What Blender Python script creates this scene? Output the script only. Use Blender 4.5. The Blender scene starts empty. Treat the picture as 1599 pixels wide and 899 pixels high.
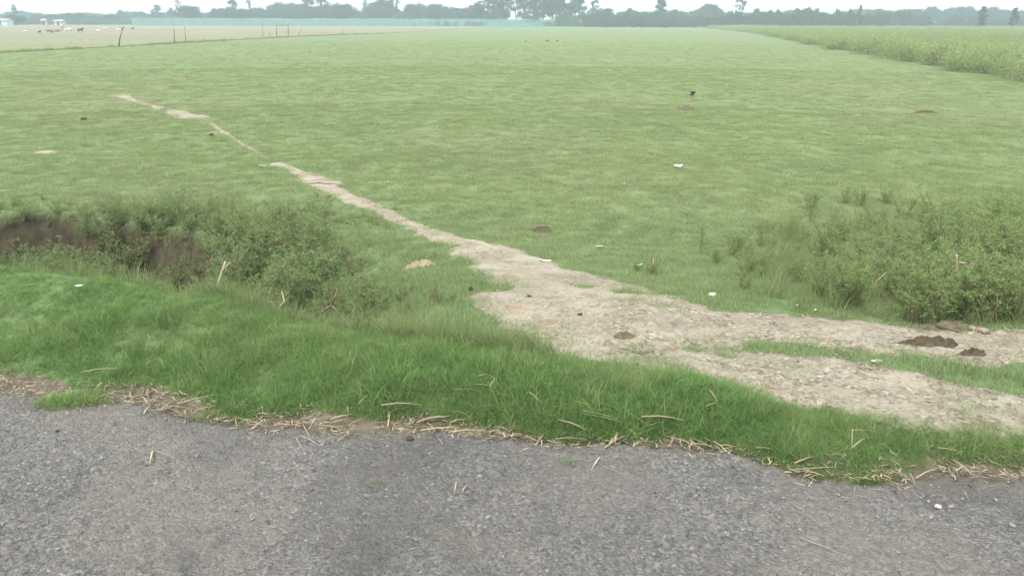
import bpy, math, random
import numpy as np
from mathutils import Vector, Matrix, Euler
R = math.radians
rng = np.random.default_rng(7)
random.seed(7)
sc = bpy.context.scene
COL = sc.collection

# ------------------------------------------------------------------ camera
CAM_Z = 1.65; FIELD = -0.5; F_PX = 1208.0; W0, H0 = 1599.0, 899.0
HOR = 32.0
PITCH = math.atan((449.5 - HOR) / F_PX)
ROLL = R(0.21)
cd = bpy.data.cameras.new('camera'); cam = bpy.data.objects.new('camera', cd); COL.objects.link(cam)
cd.sensor_width = 36; cd.lens = F_PX / W0 * 36; cd.clip_end = 5000; cd.clip_start = 0.05
MROT = Matrix.Rotation(R(90) - PITCH, 3, 'X') @ Matrix.Rotation(ROLL, 3, 'Z')
cam.matrix_world = Matrix.Translation((0, 0, CAM_Z)) @ MROT.to_4x4()
sc.camera = cam
# ------------------------------------------------------------------ world, sun, exposure
SUN_EL, SUN_AZ = 52, 205          # azimuth of the sun measured clockwise from +Y (behind and to the left)
w = bpy.data.worlds.new('World'); sc.world = w; w.use_nodes = True
nt = w.node_tree; nt.nodes.clear()
sky = nt.nodes.new('ShaderNodeTexSky'); sky.sky_type = 'NISHITA'; sky.sun_disc = False
sky.sun_elevation = R(SUN_EL); sky.sun_rotation = R(SUN_AZ)
sky.air_density = 1.0; sky.dust_density = 6.0; sky.ozone_density = 1.0; sky.altitude = 200
bg = nt.nodes.new('ShaderNodeBackground'); bg.inputs[1].default_value = 0.105
# thin overcast veil over the sky: evens the blue out to a hazy white
veil = nt.nodes.new('ShaderNodeMix'); veil.data_type = 'RGBA'; veil.inputs[0].default_value = 0.72
veil.inputs[7].default_value = (13.0, 13.2, 13.0, 1)
nt.links.new(sky.outputs[0], veil.inputs[6]); nt.links.new(veil.outputs[2], bg.inputs[0])
wo = nt.nodes.new('ShaderNodeOutputWorld'); nt.links.new(bg.outputs[0], wo.inputs[0])
sl = bpy.data.lights.new('sun', 'SUN'); sl.energy = 2.6; sl.angle = R(6); sl.color = (1, 0.95, 0.86)
so = bpy.data.objects.new('sun', sl); COL.objects.link(so)
az, el = R(SUN_AZ), R(SUN_EL)
sdir = Vector((math.sin(az) * math.cos(el), math.cos(az) * math.cos(el), math.sin(el)))
so.rotation_euler = sdir.to_track_quat('Z', 'Y').to_euler(); so.location = (0, 0, 40)
sc.view_settings.view_transform = 'Standard'; sc.view_settings.look = 'None'
sc.view_settings.gamma = 1.0; sc.view_settings.use_curve_mapping = False
sc.view_settings.exposure = 0.86
sc.render.engine = 'CYCLES'
cy = sc.cycles
cy.use_denoising = True
try: cy.denoiser = 'OPENIMAGEDENOISE'
except Exception: pass
cy.max_bounces = 5; cy.diffuse_bounces = 3; cy.glossy_bounces = 1; cy.transmission_bounces = 2
cy.transparent_max_bounces = 6; cy.volume_bounces = 2; cy.caustics_reflective = False; cy.caustics_refractive = False

# ------------------------------------------------------------------ helpers: noise, mesh, materials, tags
def _hash(ix, iy, s):
    n = (ix.astype(np.int64) * 374761393 + iy.astype(np.int64) * 668265263 + s * 974711) & 0xffffffff
    n = ((n ^ (n >> 13)) * 1274126177) & 0xffffffff
    return ((n ^ (n >> 16)) & 0xffff) / 65535.0
def vnoise(x, y, s=0):
    x = np.asarray(x, float); y = np.asarray(y, float)
    ix, iy = np.floor(x), np.floor(y); fx, fy = x - ix, y - iy
    fx = fx * fx * (3 - 2 * fx); fy = fy * fy * (3 - 2 * fy)
    a = _hash(ix, iy, s); b = _hash(ix + 1, iy, s); c = _hash(ix, iy + 1, s); d = _hash(ix + 1, iy + 1, s)
    return (a + (b - a) * fx) * (1 - fy) + (c + (d - c) * fx) * fy
def fbm(x, y, s=0, o=4):
    v = 0; a = .5; t = 0
    for k in range(o):
        v = v + a * vnoise(np.asarray(x) * 2 ** k + 17.3 * k, np.asarray(y) * 2 ** k - 9.1 * k, s + k); t += a; a *= .5
    return v / t
def sst(a, b, x):
    t = np.clip((np.asarray(x, float) - a) / (b - a), 0, 1); return t * t * (3 - 2 * t)

def mesh_np(name, V, F, mat=None, attrs=None, smooth=False):
    V = np.asarray(V, np.float32).reshape(-1, 3); F = np.asarray(F, np.int32)
    k = F.shape[1]
    me = bpy.data.meshes.new(name)
    me.vertices.add(len(V)); me.vertices.foreach_set('co', V.ravel())
    me.loops.add(F.size); me.loops.foreach_set('vertex_index', F.ravel())
    me.polygons.add(len(F)); me.polygons.foreach_set('loop_start', np.arange(0, F.size, k, dtype=np.int32))
    me.update(calc_edges=True)
    if smooth: me.polygons.foreach_set('use_smooth', np.ones(len(F), bool))
    for n, a in (attrs or {}).items():
        at_ = me.attributes.new(n, 'FLOAT', 'POINT'); at_.data.foreach_set('value', np.asarray(a, np.float32))
    if mat: me.materials.append(mat)
    return me
def link(name, me, parent=None, loc=None):
    o = bpy.data.objects.new(name, me); COL.objects.link(o)
    if parent: o.parent = parent
    if loc is not None: o.location = loc
    return o
def tag(o, label=None, cat=None, group=None, kind=None):
    for k, v in (('label', label), ('category', cat), ('group', group), ('kind', kind)):
        if v: o[k] = v
    return o
def empty(name, loc=(0, 0, 0), rz=0):
    o = bpy.data.objects.new(name, None); COL.objects.link(o); o.location = loc; o.rotation_euler = (0, 0, rz)
    o.empty_display_size = 0.1
    return o
def copy_tree(o, parent=None):
    c = o.copy(); COL.objects.link(c); c.parent = parent
    for ch in [x for x in bpy.data.objects if x.parent == o]: copy_tree(ch, c)
    return c

class G:                                   # tiny node-graph helper
    def __init__(s, name):
        s.m = bpy.data.materials.new(name); s.m.use_nodes = True; s.t = s.m.node_tree; s.t.nodes.clear()
        s.out = s.t.nodes.new('ShaderNodeOutputMaterial')
    def n(s, typ, **kw):
        nd = s.t.nodes.new('ShaderNode' + typ)
        for k, v in kw.items(): setattr(nd, k, v)
        return nd
    def l(s, a, b): s.t.links.new(a, b)
    def val(s, sock, v):
        if hasattr(v, 'bl_idname') or isinstance(v, bpy.types.NodeSocket): s.l(v, sock)
        else: sock.default_value = v
    def pos(s): return s.n('NewGeometry').outputs['Position']
    def attr(s, name, typ='GEOMETRY'): return s.n('Attribute', attribute_name=name, attribute_type=typ).outputs['Fac']
    def noise(s, scale, detail=4, rough=.55, vec=None, dist=0):
        nd = s.n('TexNoise'); nd.inputs['Scale'].default_value = scale; nd.inputs['Detail'].default_value = detail
        nd.inputs['Roughness'].default_value = rough; nd.inputs['Distortion'].default_value = dist
        s.l(vec if vec is not None else s.pos(), nd.inputs['Vector']); return nd.outputs['Fac']
    def voro(s, scale, feat='F1', out='Distance', vec=None):
        nd = s.n('TexVoronoi', feature=feat); nd.inputs['Scale'].default_value = scale
        s.l(vec if vec is not None else s.pos(), nd.inputs['Vector']); return nd.outputs[out]
    def ramp(s, fac, stops):
        nd = s.n('ValToRGB'); e = nd.color_ramp.elements
        while len(e) < len(stops): e.new(0.5)
        for el_, (p, c) in zip(e, stops):
            el_.position = p; el_.color = (*c, 1) if len(c) == 3 else c
        s.l(fac, nd.inputs[0]); return nd.outputs[0]
    def rng(s, fac, a, b, c=0., d=1.):
        nd = s.n('MapRange'); s.l(fac, nd.inputs[0])
        for i, v in zip((1, 2, 3, 4), (a, b, c, d)): nd.inputs[i].default_value = v
        return nd.outputs[0]
    def mix(s, fac, a, b, mode='MIX'):
        nd = s.n('Mix', data_type='RGBA', blend_type=mode); s.val(nd.inputs[0], fac)
        for i, v in ((6, a), (7, b)):
            if isinstance(v, tuple): nd.inputs[i].default_value = (*v[:3], 1)
            else: s.l(v, nd.inputs[i])
        return nd.outputs[2]
    def math(s, op, a, b=0.):
        nd = s.n('Math', operation=op); s.val(nd.inputs[0], a); s.val(nd.inputs[1], b); return nd.outputs[0]
    def bump(s, h, strength=.5, dist=.01, nrm=None):
        nd = s.n('Bump'); nd.inputs['Strength'].default_value = strength; nd.inputs['Distance'].default_value = dist
        s.l(h, nd.inputs['Height'])
        if nrm is not None: s.l(nrm, nd.inputs['Normal'])
        return nd.outputs[0]
    def pbr(s, col, rough=.9, nrm=None, spec=.2):
        b = s.n('BsdfPrincipled'); s.val(b.inputs['Base Color'], (*col, 1) if isinstance(col, tuple) else col)
        s.val(b.inputs['Roughness'], rough); b.inputs['Specular IOR Level'].default_value = spec
        if nrm is not None: s.l(nrm, b.inputs['Normal'])
        s.l(b.outputs[0], s.out.inputs[0]); return s.m
    def leaf(s, col, trans=.35):
        d = s.n('BsdfDiffuse'); t = s.n('BsdfTranslucent'); mx = s.n('MixShader'); mx.inputs[0].default_value = trans
        s.val(d.inputs[0], col); s.val(t.inputs[0], col)
        s.l(d.outputs[0], mx.inputs[1]); s.l(t.outputs[0], mx.inputs[2]); s.l(mx.outputs[0], s.out.inputs[0]); return s.m

# ------------------------------------------------------------------ pixel -> world
def ray(u, v):
    d = MROT @ Vector(((u - W0 / 2) / F_PX, -(v - H0 / 2) / F_PX, -1)); return d
def at(u, v, z=FIELD):
    d = ray(u, v); t = (z - CAM_Z) / d.z; return Vector((d.x * t, d.y * t, z))
def at_y(u, y):                      # world x of a photo column at distance y
    d = ray(u, 32); return d.x / d.y * y

# ------------------------------------------------------------------ terrain
_ep = [at(u, v, 0) for u, v in ((-250, 588), (0, 604), (110, 622), (200, 622), (330, 655), (560, 668), (700, 672), (860, 690), (1000, 690),
       (1150, 705), (1250, 733), (1400, 745), (1500, 740), (1599, 738), (1800, 760))]
EX = np.array([p.x for p in _ep]); EY = np.array([p.y for p in _ep])
def edge(x):
    x = np.asarray(x, float)
    e = np.interp(x, EX, EY)
    far = np.abs(x) > 3.2
    e = np.where(x < EX[0], EY[0] - (x - EX[0]) * .10, e); e = np.where(x > EX[-1], EY[-1] - (x - EX[-1]) * .10, e)
    return e + (fbm(x * 3.1, x * 0, 5, 3) - .5) * .10
def bermw(x):                       # width of the grassy berm
    return np.interp(x, [-6, -2.9, -1.6, -.6, .0, .6, 1.2, 1.8, 3], [1.35, 1.35, 1.03, .78, .63, .53, .47, .36, .32])
def height(x, y):
    x = np.asarray(x, float); y = np.asarray(y, float)
    s = y - edge(x); W = bermw(x)
    hb = np.interp(x, [-4, -1.5, 0, 1.2, 2.4], [.13, .12, .07, .04, .02])
    t = np.clip(s / W, 0, 1.6)
    berm = hb * np.where(t < .8, sst(0, .8, t), 1 - .35 * sst(.8, 1.6, t))
    ramp = berm * (1 - sst(W * .9, W + .5, s)) + FIELD * sst(W * .8, 5.2, s) * 1.0
    q = x / np.maximum(y, 2)
    wob = (fbm(x * 1.3, x * 0 + 3, 8, 3) - .5)
    deep = sst(-.40, -.50, q + wob * .1); L = sst(-.10, -.27, q)
    bank = np.interp(q, [-.75, -.62, -.46, -.2], [9.0, 8.9, 8.35, 8.0]) + wob * .7
    dn = sst(W * .95, W + .9, s); up = sst(bank - (.45 + .9 * (1 - deep)), bank, y)
    bot = -.70 - .45 * deep
    ditch = berm * (1 - dn) + bot * dn
    ditch = ditch * (1 - up) + FIELD * up
    Ld = L * sst(-40, -25, x)
    z = ramp * (1 - Ld) + ditch * Ld
    near = 1 - sst(25, 45, y)
    z = z + near * sst(0, .4, s) * ((fbm(x * 1.4, y * 1.4, 2, 3) - .5) * .07 + (fbm(x * 6, y * 6, 3, 3) - .5) * .025 * (1 - sst(10, 16, y)))
    z = z + Ld * deep * sst(6, 8, y) * (1 - sst(9.2, 9.6, y)) * (fbm(x * 5, y * 9, 7, 4) - .5) * .28
    z = np.where(s < 0, -.03, z)
    z = np.where((s >= 0) & (s < .12), z - .03 * (1 - s / .12), z)
    return z
def atg(u, v, dz=0):                 # photo point on the terrain
    d = ray(u, v); lo, hi = None, None
    ts = np.concatenate([np.linspace(1.5, 20, 1200), np.geomspace(20.01, 900, 800)])
    zs = CAM_Z + d.z * ts; hs = height(d.x * ts, d.y * ts) + dz
    k = np.argmax(zs < hs)
    if k == 0: return at(u, v)
    t = ts[k]; return Vector((d.x * t, d.y * t, float(hs[k])))
def hz(x, y): return float(height(np.array([x]), np.array([y]))[0])

def axis(dense0, dense1, step, lo, hi, grow=1.09):
    a = list(np.arange(dense0, dense1 + step, step)); s = step; p = a[-1]
    while p < hi: s *= grow; p += s; a.append(min(p, hi))
    s = step; p = a[0]; b = []
    while p > lo: s *= grow; p -= s; b.append(max(p, lo))
    return np.array(b[::-1] + a)
def grid(xs, ys):
    X, Y = np.meshgrid(xs, ys); nx, ny = len(xs), len(ys)
    i = (np.arange(ny - 1)[:, None] * nx + np.arange(nx - 1)[None]).ravel()
    return X.ravel(), Y.ravel(), np.stack([i, i + 1, i + nx + 1, i + nx], 1)
def subset(X, Y, Z, F, keep, attrs):
    F = F[keep]; u, inv = np.unique(F, return_inverse=True)
    return np.stack([X[u], Y[u], Z[u]], 1), inv.reshape(F.shape), {k: a[u] for k, a in attrs.items()}

# polygons from the photograph -> world
def poly_w(pts, z=None):
    return np.array([(atg(u, v) if z is None else at(u, v, z)).xy[:] for u, v in pts])
def sdist(x, y, P):                  # signed distance to polygon, positive inside
    x = np.asarray(x, float); y = np.asarray(y, float)
    d = np.full(x.shape, 1e9); ins = np.zeros(x.shape, bool)
    n = len(P)
    for i in range(n):
        ax, ay = P[i]; bx, by = P[(i + 1) % n]
        ex, ey = bx - ax, by - ay; L2 = ex * ex + ey * ey + 1e-12
        t = np.clip(((x - ax) * ex + (y - ay) * ey) / L2, 0, 1)
        d = np.minimum(d, (x - ax - t * ex) ** 2 + (y - ay - t * ey) ** 2)
        c = ((ay > y) != (by > y)) & (x < (bx - ax) * (y - ay) / (by - ay + 1e-12) + ax); ins ^= c
    return np.sqrt(d) * np.where(ins, 1, -1)
def cdist(x, y, pts, rad):           # distance inside a chain of capsules (radius interpolated), positive inside
    x = np.asarray(x, float); y = np.asarray(y, float); d = np.full(x.shape, -1e9)
    for (a, ra), (b, rb) in zip(zip(pts[:-1], rad[:-1]), zip(pts[1:], rad[1:])):
        ex, ey = b[0] - a[0], b[1] - a[1]; L2 = ex * ex + ey * ey + 1e-12
        t = np.clip(((x - a[0]) * ex + (y - a[1]) * ey) / L2, 0, 1)
        d = np.maximum(d, ra + (rb - ra) * t - np.sqrt((x - a[0] - t * ex) ** 2 + (y - a[1] - t * ey) ** 2))
    return d
TRACK = poly_w([(1500, 517), (1400, 512), (1300, 502), (1200, 492), (1120, 484), (1060, 467), (1000, 450), (930, 432), (880, 421), (840, 406),
                (790, 386), (745, 376), (700, 366), (670, 356), (700, 384), (728, 404), (742, 418), (760, 432), (795, 446), (790, 456), (742, 461),
                (732, 470), (785, 492), (795, 503)])
_hid = [at(u, v, 0.0) for u, v in ((800, 545), (950, 574), (1100, 598), (1250, 640), (1400, 684), (1599, 712))]
TRACK = np.vstack([TRACK, [(p.x, p.y) for p in _hid], [(3.2, 2.45), (9, 1.75), (30, -.4), (30, 2.2), (9, 4.0), (4.3, 4.55)]])
PATH2 = [(430, 256), (400, 238), (360, 214), (335, 200)]
PATH = [(690, 372), (640, 350), (600, 332), (560, 316), (525, 303), (505, 286), (470, 270), (430, 256)]
PATHW = [atg(u, v).xy[:] for u, v in PATH]; PATHR = [.12, .10, .10, .12, .11, .19, .10, .06]
SPOTS = [[(420, 250), (380, 226), (345, 204), (330, 192)], [(165, 144), (140, 128), (110, 112)], [(330, 188), (290, 180), (240, 166), (185, 150), (165, 144)], [(95, 240), (60, 238), (160, 238)], [(100, 294), (150, 293)], [(205, 297), (230, 298)],
         [(455, 352), (480, 352)], [(525, 371), (550, 372)], [(500, 366), (515, 366)]]
SPOTR = [[.05, .06, .07, .09], [.2, .25, .3], [.26, .42, .12, .38, .12], [.28, .3, .25], [.1, .12], [.12, .1], [.03, .05], [.05, .03], [.02, .02]]
SPOTW = [[atg(u, v).xy[:] for u, v in s] for s in SPOTS]
STRIP = [atg(u, v).xy[:] for u, v in ((1075, 548), (1200, 545), (1310, 556), (1400, 569), (1500, 582), (1599, 596))] + [(4.2, 3.35), (12, 2.4)]
STRIPR = [.08, .13, .09, .17, .22, .26, .34, .34]
GSPOT = [(atg(980, 455).xy[:], .10), (atg(1005, 459).xy[:], .07), (atg(915, 447).xy[:], .05), (atg(850, 512).xy[:], .0), (atg(1000, 553).xy[:], .07)]
def dirt(x, y):                      # >0.5 = bare earth
    s = sdist(x, y, TRACK)
    s = np.minimum(s, -cdist(x, y, STRIP, STRIPR))
    for c, r in GSPOT: s = np.minimum(s, np.hypot(np.asarray(x) - c[0], np.asarray(y) - c[1]) - r)
    s = s + (fbm(np.asarray(x) * 4, np.asarray(y) * 4, 11, 4) - .5) * .30
    p = cdist(x, y, PATHW, PATHR) + (fbm(np.asarray(x) * 5, np.asarray(y) * 5, 12, 3) - .5) * .18
    m = sst(-.19, .19, np.maximum(s, p) + (vnoise(np.asarray(x) * 13, np.asarray(y) * 13, 15) - .5) * .09)
    for i_, (sp, r) in enumerate(zip(SPOTW, SPOTR)):
        far = sp[0][1] > 12
        q = cdist(x, y, sp, r) / (r[0] * 1.2) + (fbm(np.asarray(x) * (1.6 if far else 5), np.asarray(y) * (1.2 if far else 5), 14, 4) - .55) * (1.1 if i_ == 0 else 2.2)
        m = np.maximum(m, sst(-.2, 1.1, q) * (1. if i_ == 0 else .66 if i_ < 2 else .86 if far else .5))
    return m

# ------------------------------------------------------------------ materials
def field_color(g, base, dark, tan):
    a = g.noise(.55, 5, .6); b = g.noise(2.6, 4, .6); c = g.noise(.12, 3, .5)
    col = g.mix(g.rng(a, .36, .70, 0, .45), base, dark)
    col = g.mix(g.rng(b, .45, .75, 0, .3), col, tan)
    col = g.mix(g.rng(c, .45, .65, 0, .35), col, tan)
    col = g.mix(g.rng(g.noise(.33, 6, .65, dist=.5), .54, .70, 0, .55), col, tuple(v * .78 for v in dark))
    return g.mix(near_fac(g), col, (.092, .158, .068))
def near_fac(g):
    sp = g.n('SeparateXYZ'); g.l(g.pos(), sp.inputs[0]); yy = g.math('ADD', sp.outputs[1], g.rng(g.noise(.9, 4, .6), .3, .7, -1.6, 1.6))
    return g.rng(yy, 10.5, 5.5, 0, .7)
def m_ground():
    g = G('field earth and turf')
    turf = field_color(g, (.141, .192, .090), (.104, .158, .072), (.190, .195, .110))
    fine = g.noise(38, 3, .7)
    turf = g.mix(g.rng(fine, .35, .7, 0, .6), turf, (.105, .138, .062))
    soil = g.ramp(g.noise(9, 6, .65), [(.3, (.065, .057, .043)), (.7, (.145, .125, .097))])
    nz = g.noise(14, 4, .6)
    dm = g.rng(g.math('ADD', g.attr('dirt'), g.rng(nz, .3, .7, -.3, .3)), .4, .6)
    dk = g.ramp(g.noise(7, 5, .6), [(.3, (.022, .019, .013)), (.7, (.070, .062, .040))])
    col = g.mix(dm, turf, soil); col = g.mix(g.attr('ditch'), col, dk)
    h = g.math('ADD', g.noise(22, 5, .65), g.math('MULTIPLY', g.noise(90, 2, .6), .4))
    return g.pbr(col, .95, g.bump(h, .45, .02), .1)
def m_path():
    g = G('trodden dusty earth')
    a = g.ramp(g.noise(2.2, 5, .6), [(.3, (.200, .180, .138)), (.55, (.288, .264, .212)), (.8, (.35, .325, .27))])
    grit = g.voro(48, out='Color'); gb = g.n('RGBToBW'); g.l(grit, gb.inputs[0])
    grav = g.attr('grav')
    peb = g.ramp(gb.outputs[0], [(.1, (.07, .061, .046)), (.45, (.185, .163, .130)), (.8, (.29, .262, .215)), (.95, (.44, .41, .36))])
    f = g.math('MULTIPLY', g.rng(g.noise(6, 4, .6), .35, .6), grav)
    col = g.mix(g.rng(f, 0, 1, 0, .85), a, peb)
    br = g.rng(g.noise(3.3, 6, .75), .53, .66, 0, .75)
    col = g.mix(br, col, (.15, .112, .075))
    sp = g.rng(g.noise(40, 4, .75), .58, .66, 0, .75); col = g.mix(sp, col, (.11, .085, .06))
    h = g.math('ADD', g.math('MULTIPLY', g.voro(55), -.6), g.noise(25, 5, .7))
    return g.pbr(col, .95, g.bump(h, .7, .02), .1)
def m_road():
    g = G('weathered asphalt')
    v1 = g.n('TexVoronoi'); v1.inputs['Scale'].default_value = 88; v1.inputs['Randomness'].default_value = 1
    wp = g.n('Mix', data_type='RGBA', blend_type='ADD'); wp.inputs[0].default_value = .02
    nz = g.n('TexNoise'); nz.inputs['Scale'].default_value = 40; g.l(g.pos(), nz.inputs['Vector']); g.l(g.pos(), wp.inputs[6]); g.l(nz.outputs['Color'], wp.inputs[7])
    g.l(wp.outputs[2], v1.inputs['Vector'])
    bw = g.n('RGBToBW'); g.l(v1.outputs['Color'], bw.inputs[0])
    stone = g.ramp(bw.outputs[0], [(.15, (.136, .134, .128)), (.55, (.194, .191, .183)), (.85, (.265, .261, .248)), (.97, (.40, .395, .375))])
    d = g.rng(g.noise(60, 5, .75), .46, .66, 0, .75)
    col = g.mix(d, stone, (.055, .054, .056))
    col = g.mix(g.rng(g.noise(22, 5, .75), .52, .66, 0, .6), col, (.27, .259, .238))
    col = g.mix(g.rng(g.noise(1.1, 5, .65), .46, .62, 0, .65), col, (.215, .206, .186))
    col = g.mix(g.rng(g.noise(3.1, 6, .65), .58, .72, 0, .65), col, (.25, .228, .19))
    col = g.mix(g.rng(g.noise(1.9, 5, .65, dist=1), .54, .70, 0, .55), col, (.062, .063, .070))
    pit = g.rng(g.noise(20, 6, .85), .58, .65, 0, .8); col = g.mix(pit, col, (.040, .039, .040))
    big = g.rng(g.noise(.8, 4, .55, dist=.8), .45, .60, 0, .5); col = g.mix(big, col, (.108, .105, .105))
    col = g.mix(g.attr('verge'), col, (.15, .13, .10))
    h = g.math('ADD', g.math('MULTIPLY', v1.outputs['Distance'], -.35), g.noise(24, 6, .8))
    return g.pbr(col, .88, g.bump(h, 1.0, .035), .25)
def m_blade(name, base, dark, dry, tan=.0, tip=(.16, .24, .07)):
    g = G(name)
    a = g.noise(.55, 5, .6); b = g.noise(2.6, 4, .6)
    col = g.mix(g.rng(a, .36, .70, 0, .5), base, dark)
    if tan: col = g.mix(g.rng(b, .50, .72, 0, tan), col, dry)
    if not tan: col = g.mix(g.rng(g.noise(9, 4, .65), .45, .68, 0, .6), col, tip); col = g.mix(g.rng(g.noise(1.7, 4, .65), .48, .72, 0, .5), col, dry)
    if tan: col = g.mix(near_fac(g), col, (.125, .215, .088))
    if tan: col = g.mix(g.rng(g.noise(.33, 6, .65, dist=.5), .54, .70, 0, .55), col, tuple(v * .78 for v in dark)); col = g.mix(g.rng(g.noise(.12, 3, .5), .45, .65, 0, .35), col, dry)
    r = g.attr('rnd'); col = g.mix(g.rng(r, .35, .85, 0, .85), col, tip)
    col = g.mix(g.rng(r, .92, .94), col, dry)
    oi = g.n('ObjectInfo').outputs['Random']; col = g.mix(g.rng(oi, 0, 1, 0, .08 if tan else .40), col, dark)
    return g.leaf(col, .4)
def m_leaf(name, cols, dry=None, tr=.35, scale=1.2):
    g = G(name)
    col = g.ramp(g.attr('rnd'), [(i / (len(cols) - 1), c) for i, c in enumerate(cols)])
    oi = g.n('ObjectInfo').outputs['Random']
    col = g.mix(g.rng(oi, 0, 1, 0, .4), col, dry or cols[0])
    col = g.mix(g.rng(g.noise(scale, 3, .6), .45, .7, 0, .5), col, dry or cols[0])
    return g.leaf(col, tr)
def m_plain(name, c1, c2, scale=20, rough=.85, bump=.3, spec=.2, dist=.01):
    g = G(name); n_ = g.noise(scale, 5, .65, vec=g.n('TexCoord').outputs['Object'])
    return g.pbr(g.ramp(n_, [(.3, c1), (.7, c2)]), rough, g.bump(n_, bump, dist), spec)
M = {}
M['ground'] = m_ground(); M['path'] = m_path(); M['road'] = m_road()
M['berm'] = m_blade('lush verge grass blades', (.100, .203, .060), (.054, .128, .045), (.38, .35, .20), 0, (.225, .355, .120))
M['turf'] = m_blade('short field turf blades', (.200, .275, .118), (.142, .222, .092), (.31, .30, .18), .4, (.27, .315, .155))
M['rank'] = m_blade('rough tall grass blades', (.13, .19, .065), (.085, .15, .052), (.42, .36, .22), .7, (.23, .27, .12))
M['weedleaf'] = m_leaf('grey green weed leaves', [(.11, .20, .075), (.16, .265, .10), (.22, .33, .135), (.32, .39, .20)], (.20, .26, .12), .5, .9)
M['shrubleaf'] = m_leaf('green thicket leaves', [(.12, .21, .075), (.18, .29, .105), (.23, .35, .125), (.33, .41, .18)], (.20, .28, .11), .5, .9)
M['cropleaf'] = m_leaf('crop leaves', [(.12, .20, .075), (.18, .275, .10), (.24, .33, .13), (.33, .39, .19)], (.27, .27, .16), .35, .15)
M['treeleaf'] = m_leaf('tree leaves', [(.022, .042, .018), (.045, .078, .028), (.085, .125, .045)], (.05, .06, .025), .3, .2)
M['bushleaf'] = m_leaf('hedge leaves', [(.04, .08, .026), (.065, .115, .04), (.09, .145, .05)], (.07, .085, .035), .3, .2)
M['bark'] = m_plain('tree bark', (.06, .05, .04), (.14, .115, .09), 6)
M['stem'] = m_plain('weed stem', (.12, .11, .06), (.24, .20, .12), 30)
M['palestem'] = m_plain('pale dry stem', (.24, .20, .14), (.40, .35, .26), 25)
M['stick'] = m_plain('dark broken stick', (.10, .07, .05), (.20, .15, .11), 25)
M['straw'] = m_plain('bleached straw', (.23, .19, .12), (.47, .41, .30), 8, .7)
M['tanstraw'] = m_plain('tan dry leaf blade', (.16, .125, .088), (.32, .26, .19), 8, .75)
M['paleleaf'] = m_plain('pale fallen leaf', (.36, .40, .26), (.52, .55, .40), 14, .6)
M['paper'] = m_plain('white scrap', (.40, .40, .37), (.58, .58, .55), 10, .7)
M['dung'] = m_plain('dark crumbly dung', (.036, .029, .020), (.105, .082, .058), 30, .95, .9, .1, .02)
M['mound'] = m_plain('grey brown crumbly earth', (.07, .062, .042), (.16, .14, .10), 30, .95, .9, .1, .02)
M['stone'] = m_plain('dusty stone', (.13, .115, .095), (.32, .285, .24), 18, .9, .5)
M['chip'] = m_plain('asphalt chip', (.11, .11, .112), (.30, .295, .285), 18, .9, .5)
M['post'] = m_plain('weathered post wood', (.09, .075, .06), (.18, .15, .12), 12)
M['black'] = m_plain('black feathers', (.012, .012, .014), (.03, .028, .03), 40, .5)
M['yellow'] = m_plain('yellow bill and legs', (.45, .28, .04), (.6, .4, .08), 40, .5)
M['white_hide'] = m_plain('pale hide', (.33, .31, .28), (.46, .43, .39), 3)
M['brown_hide'] = m_plain('brown hide', (.10, .055, .03), (.20, .12, .07), 3)
M['dark_hide'] = m_plain('dark hide', (.02, .016, .014), (.05, .04, .032), 3)
M['bluewall'] = m_plain('pale blue sheeting', (.30, .52, .58), (.40, .62, .66), 2)
M['palewall'] = m_plain('pale plaster', (.36, .34, .30), (.46, .43, .39), 2)
M['roof'] = m_plain('dull roof sheet', (.22, .20, .18), (.34, .31, .28), 3)
M['dark'] = m_plain('dark opening', (.03, .03, .03), (.05, .045, .04), 5)
def m_plough():
    g = G('ploughed field soil')
    a = g.noise(.05, 4, .6); b = g.noise(.9, 5, .7)
    mp = g.n('Mapping'); mp.inputs['Scale'].default_value = (.02, .22, 1); g.l(g.pos(), mp.inputs[0])
    s_ = g.noise(1.5, 5, .65, vec=mp.outputs[0])
    col = g.ramp(s_, [(.35, (.135, .125, .085)), (.5, (.205, .19, .14)), (.7, (.15, .17, .10))])
    col = g.mix(g.rng(b, .5, .68, 0, .7), col, (.13, .13, .06))
    y = g.n('SeparateXYZ'); g.l(g.pos(), y.inputs[0])
    ny = g.math('ADD', y.outputs[1], g.rng(a, .3, .7, -30, 30))
    col = g.mix(g.rng(ny, 120, 60, 0, .75), col, (.155, .185, .095))
    return g.pbr(col, .95, g.bump(b, .6, .1), .1)
M['plough'] = m_plough()
def m_net():
    g = G('blue green shade net')
    col = g.ramp(g.noise(.35, 4, .6), [(.3, (.11, .22, .21)), (.7, (.18, .31, .30))])
    d = g.n('BsdfDiffuse'); g.l(col, d.inputs[0]); t = g.n('BsdfTransparent'); mx = g.n('MixShader'); mx.inputs[0].default_value = .78
    g.l(t.outputs[0], mx.inputs[1]); g.l(d.outputs[0], mx.inputs[2]); g.l(mx.outputs[0], g.out.inputs[0]); return g.m
M['net'] = m_net()

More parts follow.
